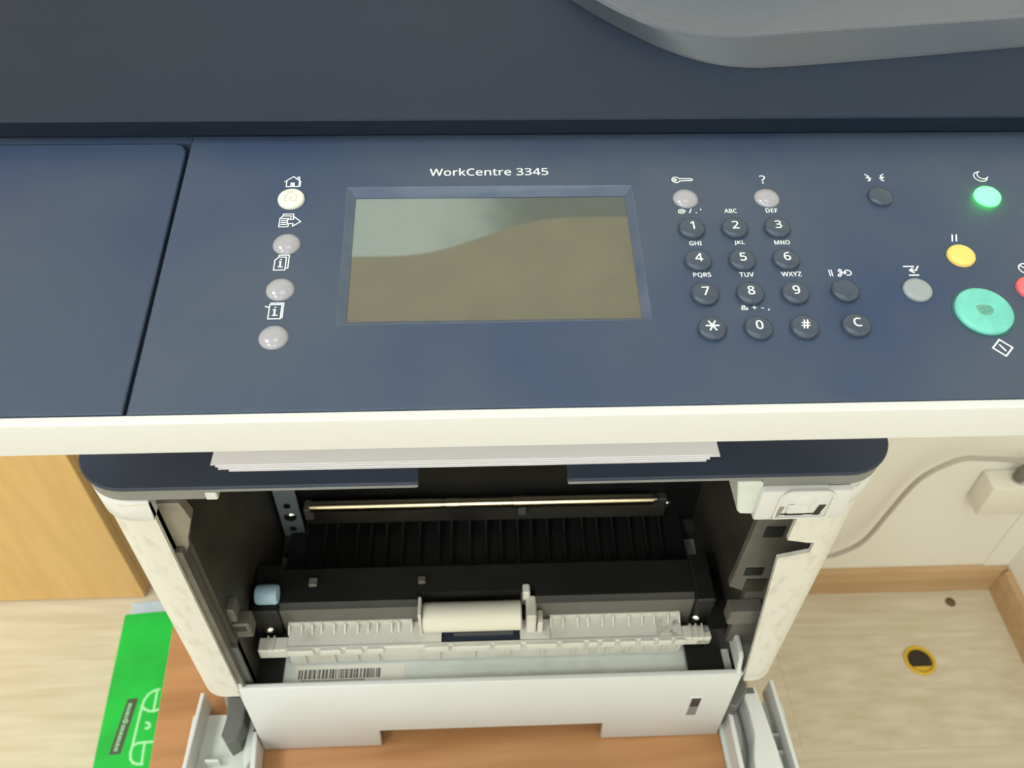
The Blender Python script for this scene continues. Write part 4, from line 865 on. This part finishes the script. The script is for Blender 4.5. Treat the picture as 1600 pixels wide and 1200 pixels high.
# transfer shaft
sh_ = MB().lathe([(0, -0.131), (0.0022, -0.131), (0.0022, -0.1305), (0.0043, -0.130), (0.0043, -0.034), (0.0037, -0.0335), (0.0037, -0.0315), (0.0043, -0.031), (0.0043, -0.020), (0.0038, -0.0195), (0.0038, 0.018),
                  (0.0043, 0.0185), (0.0043, 0.123), (0.0022, 0.1235), (0.0022, 0.126), (0, 0.126)], (0, 0.127, 0.127), 'x', 20).obj('transfer_shaft', 'shaft_metal', PR, 40)
for x in (-0.133, 0.026):
    MB().box(x-0.003, x+0.003, 0.126, 0.136, 0.111, 0.124, bev=0.0008, seg=1).obj('shaft_clip', 'interior_grey', PR)
# steel bracket with holes and screws on the left
brk = MB().box(-0.1555, -0.1395, 0.1285, 0.1300, 0.088, 0.150, bev=0.0005, seg=1).obj('steel_bracket', 'steel', PR)
for z in (0.127, 0.098):
    MB().cyl((-0.1475, 0.1277, z), 0.0026, 0.0010, 'y', 16).obj('bracket_hole', 'interior_black', brk)
def screw(x, y, z, r=0.0042, par=PR, sock=True):
    o = MB().lathe([(0, -0.0022), (r*0.5, -0.002), (r*0.85, -0.0012), (r, 0), (0, 0)], (x, y, z), 'y', 18).obj('screw', 'chrome', par, 40)
    MB().box(x-r*0.5, x+r*0.5, y-0.0024, y-0.0018, z-r*0.12, z+r*0.12).obj('screw_slot', 'interior_black', o if par is PR else par)
screw(-0.1475, 0.1285, 0.1125, 0.0048, brk)
MB().box(-0.158, -0.145, 0.118, 0.137, 0.058, 0.080, bev=0.001, seg=1).obj('screw_boss', 'interior_grey', PR)
screw(-0.1515, 0.1175, 0.0745, 0.0048)
screw(0.1385, 0.1368, 0.1065, 0.0040)
screw(0.1440, 0.125, 0.072, 0.0040)
MB().box(0.140, 0.162, 0.125, 0.137, 0.055, 0.085).obj('screw_boss', 'interior_dark', PR)
# feed unit: black top, grey front face, pick roller, rails
FU = MB().prism([(0.0385, 0.106), (0.0385, 0.137), (0.041, 0.140), (0.066, 0.140), (0.072, 0.120), (0.072, 0.085), (0.0385, 0.085)], -0.1385, -0.0480, axis='x').obj('feed_cover', 'interior_black', PR)
MB().prism([(0.0385, 0.106), (0.0385, 0.137), (0.041, 0.140), (0.066, 0.140), (0.072, 0.120), (0.072, 0.085), (0.0385, 0.085)], 0.0300, 0.1365, axis='x').obj('feed_cover', 'interior_black', PR)
MB().prism([(0.056, 0.10), (0.046, 0.134), (0.046, 0.140), (0.066, 0.140), (0.072, 0.10)], -0.0480, 0.0300, axis='x').obj('feed_cover', 'interior_black', PR)
MB().box(-0.1385, -0.0480, 0.0372, 0.0384, 0.106, 0.1370).obj('feed_front', 'feed_face', PR)
MB().box(0.0300, 0.1365, 0.0372, 0.0384, 0.106, 0.1370).obj('feed_front', 'feed_face', PR)
MB().box(-0.1205, -0.1150, 0.052, 0.058, 0.140, 0.143, bev=0.0006, seg=1).obj('feed_tab', 'interior_grey', PR)
MB().box(-0.0480, -0.0430, 0.052, 0.057, 0.140, 0.143, bev=0.0006, seg=1).obj('feed_tab', 'interior_grey', PR)
MB().lathe([(0, -0.0450), (0.0085, -0.0450), (0.0098, -0.0440), (0.0098, 0.0195), (0.0085, 0.0205), (0, 0.0205)], (0, 0.0345, 0.1275), 'x', 28).obj('pick_roller', 'roller_cream', PR, 40)
MB().box(-0.0475, -0.0455, 0.028, 0.042, 0.116, 0.142, bev=0.0006, seg=1).obj('roller_holder', 'white_feed', PR)
ah = MB().box(0.0235, 0.0300, 0.026, 0.042, 0.118, 0.140, bev=0.001, seg=1).obj('roller_arm', 'white_feed', PR)
MB().box(0.0215, 0.0262, 0.040, 0.0475, 0.136, 0.146, bev=0.001, seg=1).obj('arm_lever', 'white_feed', ah)
MB().box(0.0205, 0.0240, 0.040, 0.050, 0.130, 0.137, bev=0.001, seg=1).obj('arm_latch', 'interior_grey', ah)
MB().box(0.0310, 0.0345, 0.026, 0.036, 0.118, 0.131, bev=0.0006, seg=1).obj('arm_fin', 'white_feed', ah)
# end blocks of the feed unit, with screws
for x0, x1, xs in ((-0.1565, -0.139, -0.1475), (0.137, 0.150, 0.1400)):
    MB().box(x0, x1, 0.034, 0.070, 0.108, 0.141, bev=0.001, seg=1).obj('feed_end', 'interior_black', PR)
    screw(xs, 0.0336, 0.118, 0.0034)
MB().lathe([(0, -0.152), (0.0058, -0.152), (0.0066, -0.1505), (0.0066, -0.1395), (0.0058, -0.138), (0, -0.138)], (0, 0.043, 0.1480), 'x', 20).obj('blue_gear', 'blue_gear', PR, 40)
# white feed plate: ribbed slope at the back, lip with slots in front
FPm = [(0.0372, 0.1172), (0.0345, 0.1170), (0.0225, 0.1162), (0.0205, 0.1162), (0.0205, 0.1135), (0.0372, 0.1135)]
FP = MB().prism(FPm, -0.1345, -0.0330, axis='x').obj('feed_plate', 'white_feed', PR)
MB().prism(FPm, 0.0395, 0.1290, axis='x').obj('plate_wing', 'white_feed', FP)
MB().box(0.1120, 0.1285, 0.0226, 0.0300, 0.1160, 0.1174).obj('toner_smudge', 'white_sooty', FP)
MB().prism([(0.1100, 0.0300), (0.1160, 0.0345), (0.1285, 0.0340), (0.1285, 0.0226), (0.1190, 0.0240)], 0.1160, 0.1173).obj('toner_smudge', 'white_sooty', FP)
MB().box(-0.0325, 0.0190, 0.0225, 0.050, 0.1050, 0.1135).obj('plate_gap', 'cover_plastic', FP)
MB().box(-0.0250, 0.0150, 0.0275, 0.0290, 0.1135, 0.1160).obj('separator_pad', 'hinge_grey', FP)
MB().box(0.0195, 0.0395, 0.0225, 0.036, 0.1140, 0.1180).obj('plate_bridge', 'white_feed', FP)
for x0, n, x1 in ((-0.1345, 11, -0.0530), (0.0405, 10, 0.1280)):
    for i in range(n+1):
        x = x0+(x1-x0)*i/n + (random.uniform(-0.0015, 0.0015) if 0 < i < n else 0)
        MB().prism([(0.0372, 0.1165), (0.0372, 0.1212), (0.0350, 0.1212), (0.0320, 0.1185), (0.0300, 0.1168), (0.0300, 0.1165)], x-0.0005, x+0.0005, axis='x').obj('plate_rib', 'white_feed', FP)
    MB().box(x0-0.0005, x1+0.0005, 0.0364, 0.0376, 0.1165, 0.1214).obj('plate_rail', 'white_feed', FP)
# wide lower lip
MB().box(-0.1535, 0.1470, 0.0195, 0.0222, 0.1120, 0.1170, bev=0.0006, seg=1).obj('plate_lip', 'white_feed', FP)
MB().box(-0.1535, -0.1345, 0.0190, 0.0290, 0.1070, 0.1174, bev=0.0008, seg=1).obj('plate_ear', 'white_feed', FP)
MB().box(0.1290, 0.1480, 0.0190, 0.0290, 0.1085, 0.1176, bev=0.0008, seg=1).obj('plate_ear', 'white_sooty', FP)
for x in (-0.1475, -0.1435, 0.1345, 0.1385, 0.1425):
    MB().box(x-0.0004, x+0.0004, 0.0190, 0.0292, 0.1165, 0.1190).obj('ear_rib', 'white_feed', FP)
MB().box(-0.1350, 0.1300, 0.0215, 0.0232, 0.0935, 0.1142).obj('plate_skirt', 'white_feed', FP)
for x0, x1 in ((-0.1345, -0.117), (-0.113, -0.099), (-0.096, -0.085), (-0.082, -0.071), (-0.044, -0.028), (-0.026, 0.0), (0.002, 0.020), (0.023, 0.044), (0.047, 0.062), (0.065, 0.071), (0.074, 0.083), (0.086, 0.097), (0.100, 0.109), (0.112, 0.121), (0.123, 0.131)):
    MB().box(x0, x1, 0.0176, 0.0200, 0.1115, 0.1173, bev=0.0005, seg=1).obj('lip_tooth', 'white_feed', FP)
    xm = x0+(x1-x0)*0.55
    MB().prism([(0.0185, 0.1120), (0.0220, 0.1120), (0.0220, 0.0945), (0.0205, 0.0945)], xm-0.0008, xm+0.0008, axis='x').obj('skirt_rib', 'white_feed', FP)

# ---- inner posts and brackets beside the opening
MB().prism([(-0.1655, 0.300), (-0.1545, 0.300), (-0.1520, 0.286), (-0.1575, 0.270), (-0.1590, 0.262), (-0.1655, 0.248)], 0.006, 0.012, axis='y').obj('inner_flange', 'interior_tan', PR)
MB().box(-0.1655, -0.1615, 0.002, 0.008, 0.10, 0.262).obj('inner_flange', 'interior_grey', PR)
lbk = MB().box(-0.163, -0.148, 0.012, 0.022, 0.150, 0.166, bev=0.0008, seg=1).obj('inner_bracket', 'interior_grey', PR)
MB().box(-0.163, -0.154, 0.012, 0.022, 0.169, 0.183, bev=0.0008, seg=1).obj('bracket_step', 'interior_grey', lbk)
MB().box(-0.1575, -0.1505, 0.0117, 0.0125, 0.158, 0.163).obj('bracket_slot', 'interior_black', lbk)
MB().box(-0.164, -0.1465, 0.030, 0.060, 0.085, 0.108).obj('inner_foot', 'interior_black', PR)
MB().box(-0.1655, -0.158, 0.006, 0.012, 0.09, 0.148).obj('inner_post', 'hinge_grey', PR)
rc = MB().prism([(0.1500, 0.284), (0.1850, 0.284), (0.1850, 0.11), (0.1590, 0.11), (0.1590, 0.175), (0.1470, 0.182), (0.1475, 0.20)], 0.020, 0.024, axis='y').obj('inner_post', 'interior_grey', PR)
MB().box(0.1555, 0.1665, 0.0193, 0.0205, 0.236, 0.246).obj('post_hole', 'interior_black', rc)
MB().box(0.1530, 0.1640, 0.0193, 0.0205, 0.195, 0.203).obj('post_hole', 'interior_black', rc)
MB().box(0.1560, 0.1690, 0.0193, 0.0205, 0.176, 0.190).obj('post_hole', 'interior_dark', rc)
MB().box(0.1490, 0.1700, 0.010, 0.0200, 0.152, 0.167, bev=0.0008, seg=1).obj('post_bracket', 'interior_grey', rc)
MB().box(0.1625, 0.1650, 0.004, 0.010, 0.218, 0.232, bev=0.0006, seg=1).obj('post_clip', 'white_plastic', rc)
MB().box(0.1470, 0.1700, 0.024, 0.060, 0.085, 0.120).obj('inner_foot', 'interior_black', PR)

# ---- paper cassette
CA_poly = [(-0.1665, 0.1025), (-0.1675, 0.0015), (-0.0815, 0.0015), (-0.0805, 0.0285), (0.0805, 0.0285), (0.0815, 0.0015), (0.1692, 0.0015), (0.1678, 0.1025)]
CA = MB().prism(CA_poly, 0.0, 0.004, axis='y', bev=0.0007, seg=2).obj('cassette_front', 'white_plastic', PR, 40)
MB().box(-0.164, 0.165, 0.004, 0.034, 0.0865, 0.0905).obj('cassette_shelf', 'tray_white', CA)
MB().box(-0.1395, 0.1330, 0.005, 0.034, 0.0905, 0.0922).obj('cassette_liner', 'tray_white', CA)
MB().box(-0.164, 0.165, 0.034, 0.30, 0.010, 0.075).obj('cassette_bin', 'tray_white', CA)
MB().box(-0.1625, -0.1405, 0.008, 0.034, 0.0905, 0.0915).obj('cassette_slot', 'interior_black', CA)
MB().box(0.1345, 0.1595, 0.008, 0.034, 0.0905, 0.0915).obj('cassette_slot', 'interior_black', CA)
for s, xx in ((-1, -0.1660), (1, 0.1665)):
    a, b2 = sorted((xx, xx-s*0.003))
    MB().prism([(0.0005, 0.1018), (0.026, 0.1018), (0.026, 0.118), (0.014, 0.119), (0.008, 0.119), (0.005, 0.117)], a, b2, axis='x', bev=0.0005, seg=1).obj('cassette_wing', 'white_plastic', CA)
lab = MB().box(-0.1325, -0.0590, 0.0070, 0.0200, 0.0922, 0.0924).obj('barcode_label', 'label_paper', CA)
bars = MB()
x = -0.1300
while x < -0.0745:
    w = random.choice((0.0005, 0.0008, 0.0012, 0.0017))
    bars.box(x, x+w, 0.0105, 0.0170, 0.0924, 0.09255)
    x += w + random.choice((0.0004, 0.0006, 0.0010))
bars.obj('barcode_bars', 'ink', PR).parent = CA
bars2 = MB()
x = -0.128
while x < -0.085:
    w = random.choice((0.0008, 0.0012)); bars2.box(x, x+w, 0.0087, 0.0097, 0.0924, 0.09255); x += w+0.0006
bars2.obj('barcode_digits', 'ink', CA)
# level window on the cassette front
MB().prism([(0.1375, 0.0690), (0.1475, 0.0690), (0.1475, 0.0370), (0.1375, 0.0370)], -0.0004, 0.001, axis='y', bev=0.0003, seg=1).obj('level_frame', 'white_plastic', CA)
MB().box(0.1395, 0.1460, -0.0006, 0.001, 0.0540, 0.0672).obj('level_window', 'interior_dark', CA)
MB().box(0.1395, 0.1460, -0.0007, 0.001, 0.0400, 0.0540).obj('level_flag', 'rim_grey', CA)

# ---- front door, folded down on the stand: two trough-shaped arms joined out in front
FD = MB().box(-0.224, 0.224, -0.26, -0.060, 0.001, 0.004).box(-0.224, -0.168, -0.060, 0.026, 0.001, 0.004).box(0.1715, 0.224, -0.060, 0.022, 0.001, 0.004).obj('front_door', 'tray_white', PR)
def wall(name, p0, p1, th, z0, z1, m='white_plastic', z1b=None):
    a, b2 = Vector(p0), Vector(p1)
    d = (b2-a).normalized(); n = Vector((-d.y, d.x))*th/2
    poly = [a-n, b2-n, b2+n, a+n]
    return MB().prism([(v.x, v.y) for v in poly], z0, z1, bev=0.0006, seg=1).obj(name, m, FD)
wall('door_wall', (-0.2135, 0.034), (-0.2245, -0.26), 0.003, 0.001, 0.026)
wall('door_wall', (-0.1705, 0.004), (-0.1640, -0.062), 0.0035, 0.001, 0.026)
wall('door_wall', (0.2125, 0.030), (0.2250, -0.26), 0.003, 0.001, 0.026)
wall('door_wall', (0.1760, 0.006), (0.1760, -0.062), 0.0035, 0.001, 0.026)
wall('door_wall', (-0.168, -0.060), (0.176, -0.060), 0.003, 0.001, 0.026)
wall('door_wall', (-0.2245, -0.26), (0.2250, -0.26), 0.003, 0.001, 0.026)
# left hinge link (dark) and ribs
MB().prism([(-0.1905, 0.024), (-0.176, 0.024), (-0.1755, 0.004), (-0.1790, -0.006), (-0.1850, -0.010), (-0.1900, -0.004), (-0.1885, 0.008)], 0.016, 0.040, bev=0.001, seg=1).obj('hinge_link', 'hinge_grey', FD)
MB().prism([(-0.1755, 0.018), (-0.172, 0.016), (-0.169, -0.012), (-0.174, -0.022), (-0.1770, -0.012)], 0.004, 0.024, bev=0.001, seg=1).obj('hinge_arm', 'tray_white', FD)
MB().box(-0.206, -0.196, -0.012, -0.010, 0.004, 0.014, bev=0.0005, seg=1).obj('door_rib', 'tray_white', FD)
MB().box(-0.214, -0.200, -0.026, -0.024, 0.004, 0.014, bev=0.0005, seg=1).obj('door_rib', 'tray_white', FD)
MB().prism([(-0.196, 0.030), (-0.188, 0.028), (-0.186, 0.014), (-0.190, 0.016)], 0.004, 0.036, bev=0.0008, seg=1).obj('hinge_tab', 'interior_tan', FD)
# right hinge arm: long white curved strip
ha = [(0.1865, 0.024), (0.1975, 0.024), (0.1990, 0.018), (0.2005, 0.004), (0.2030, -0.02), (0.2060, -0.062), (0.1810, -0.062), (0.1850, -0.028), (0.1890, -0.012), (0.1890, 0.004)]
MB().prism(ha, 0.004, 0.030, bev=0.0012, seg=2).obj('hinge_arm', 'white_plastic', FD)
MB().box(0.1895, 0.1960, 0.018, 0.0225, 0.0298, 0.0303).obj('hinge_slot', 'hinge_grey', FD)
MB().prism([(0.1775, 0.014), (0.1850, 0.018), (0.1865, 0.002), (0.1850, -0.014), (0.1815, -0.018), (0.1780, -0.006)], 0.004, 0.010, bev=0.001, seg=1).obj('hinge_pocket', 'tray_white', FD)
MB().prism([(0.1720, 0.028), (0.1880, 0.028), (0.1880, 0.016), (0.1775, 0.004), (0.1720, 0.006)], 0.012, 0.040, bev=0.001, seg=1).obj('hinge_link', 'hinge_grey', FD)
MB().box(0.205, 0.2155, -0.0065, -0.0045, 0.004, 0.012, bev=0.0005, seg=1).obj('door_rib', 'tray_white', FD)
MB().box(0.207, 0.2175, -0.019, -0.017, 0.004, 0.012, bev=0.0005, seg=1).obj('door_rib', 'tray_white', FD)

# ================================================================== paper on the output cover
sheets = [(-0.1262, 0.1055, 0.0090, 'lowest sheet of white paper on the output cover, its left corner stepped in'),
          (-0.1315, 0.1075, 0.0100, 'second lowest sheet of white paper in the output, between lowest sheet and upper two'),
          (-0.1330, 0.1128, 0.0112, 'sheet of white paper in the output sticking out furthest right'),
          (-0.1354, 0.1090, 0.0122, 'topmost sheet of white paper in the output, sticking out furthest left')]
for i, (x0, x1, y0, lbl) in enumerate(sheets):
    z = CT+0.0002+i*0.00032
    rows = 14
    bm = bmesh.new()
    V = []
    for k in range(rows+1):
        yy = y0+(0.262-y0)*k/rows
        lift = 0.0
        V.append([(bm.verts.new((x0, yy, z+lift)), bm.verts.new((x1, yy, z+lift))), (bm.verts.new((x0, yy, z+lift+0.0003)), bm.verts.new((x1, yy, z+lift+0.0003)))])
    for A, B in zip(V, V[1:]):
        bm.faces.new((A[1][0], A[1][1], B[1][1], B[1][0]))
        bm.faces.new((A[0][0], B[0][0], B[0][1], A[0][1]))
        bm.faces.new((A[0][0], A[1][0], B[1][0], B[0][0]))
        bm.faces.new((A[0][1], B[0][1], B[1][1], A[1][1]))
    for A in (V[0], V[-1]):
        bm.faces.new((A[0][0], A[0][1], A[1][1], A[1][0]))
    bmesh.ops.recalc_face_normals(bm, faces=bm.faces)
    me = bpy.data.meshes.new('paper_sheet'); bm.to_mesh(me); bm.free()
    o = mkobj('paper_sheet', me, 'paper')
    tag(o, lbl, 'paper', 'sheets of paper in the output tray')
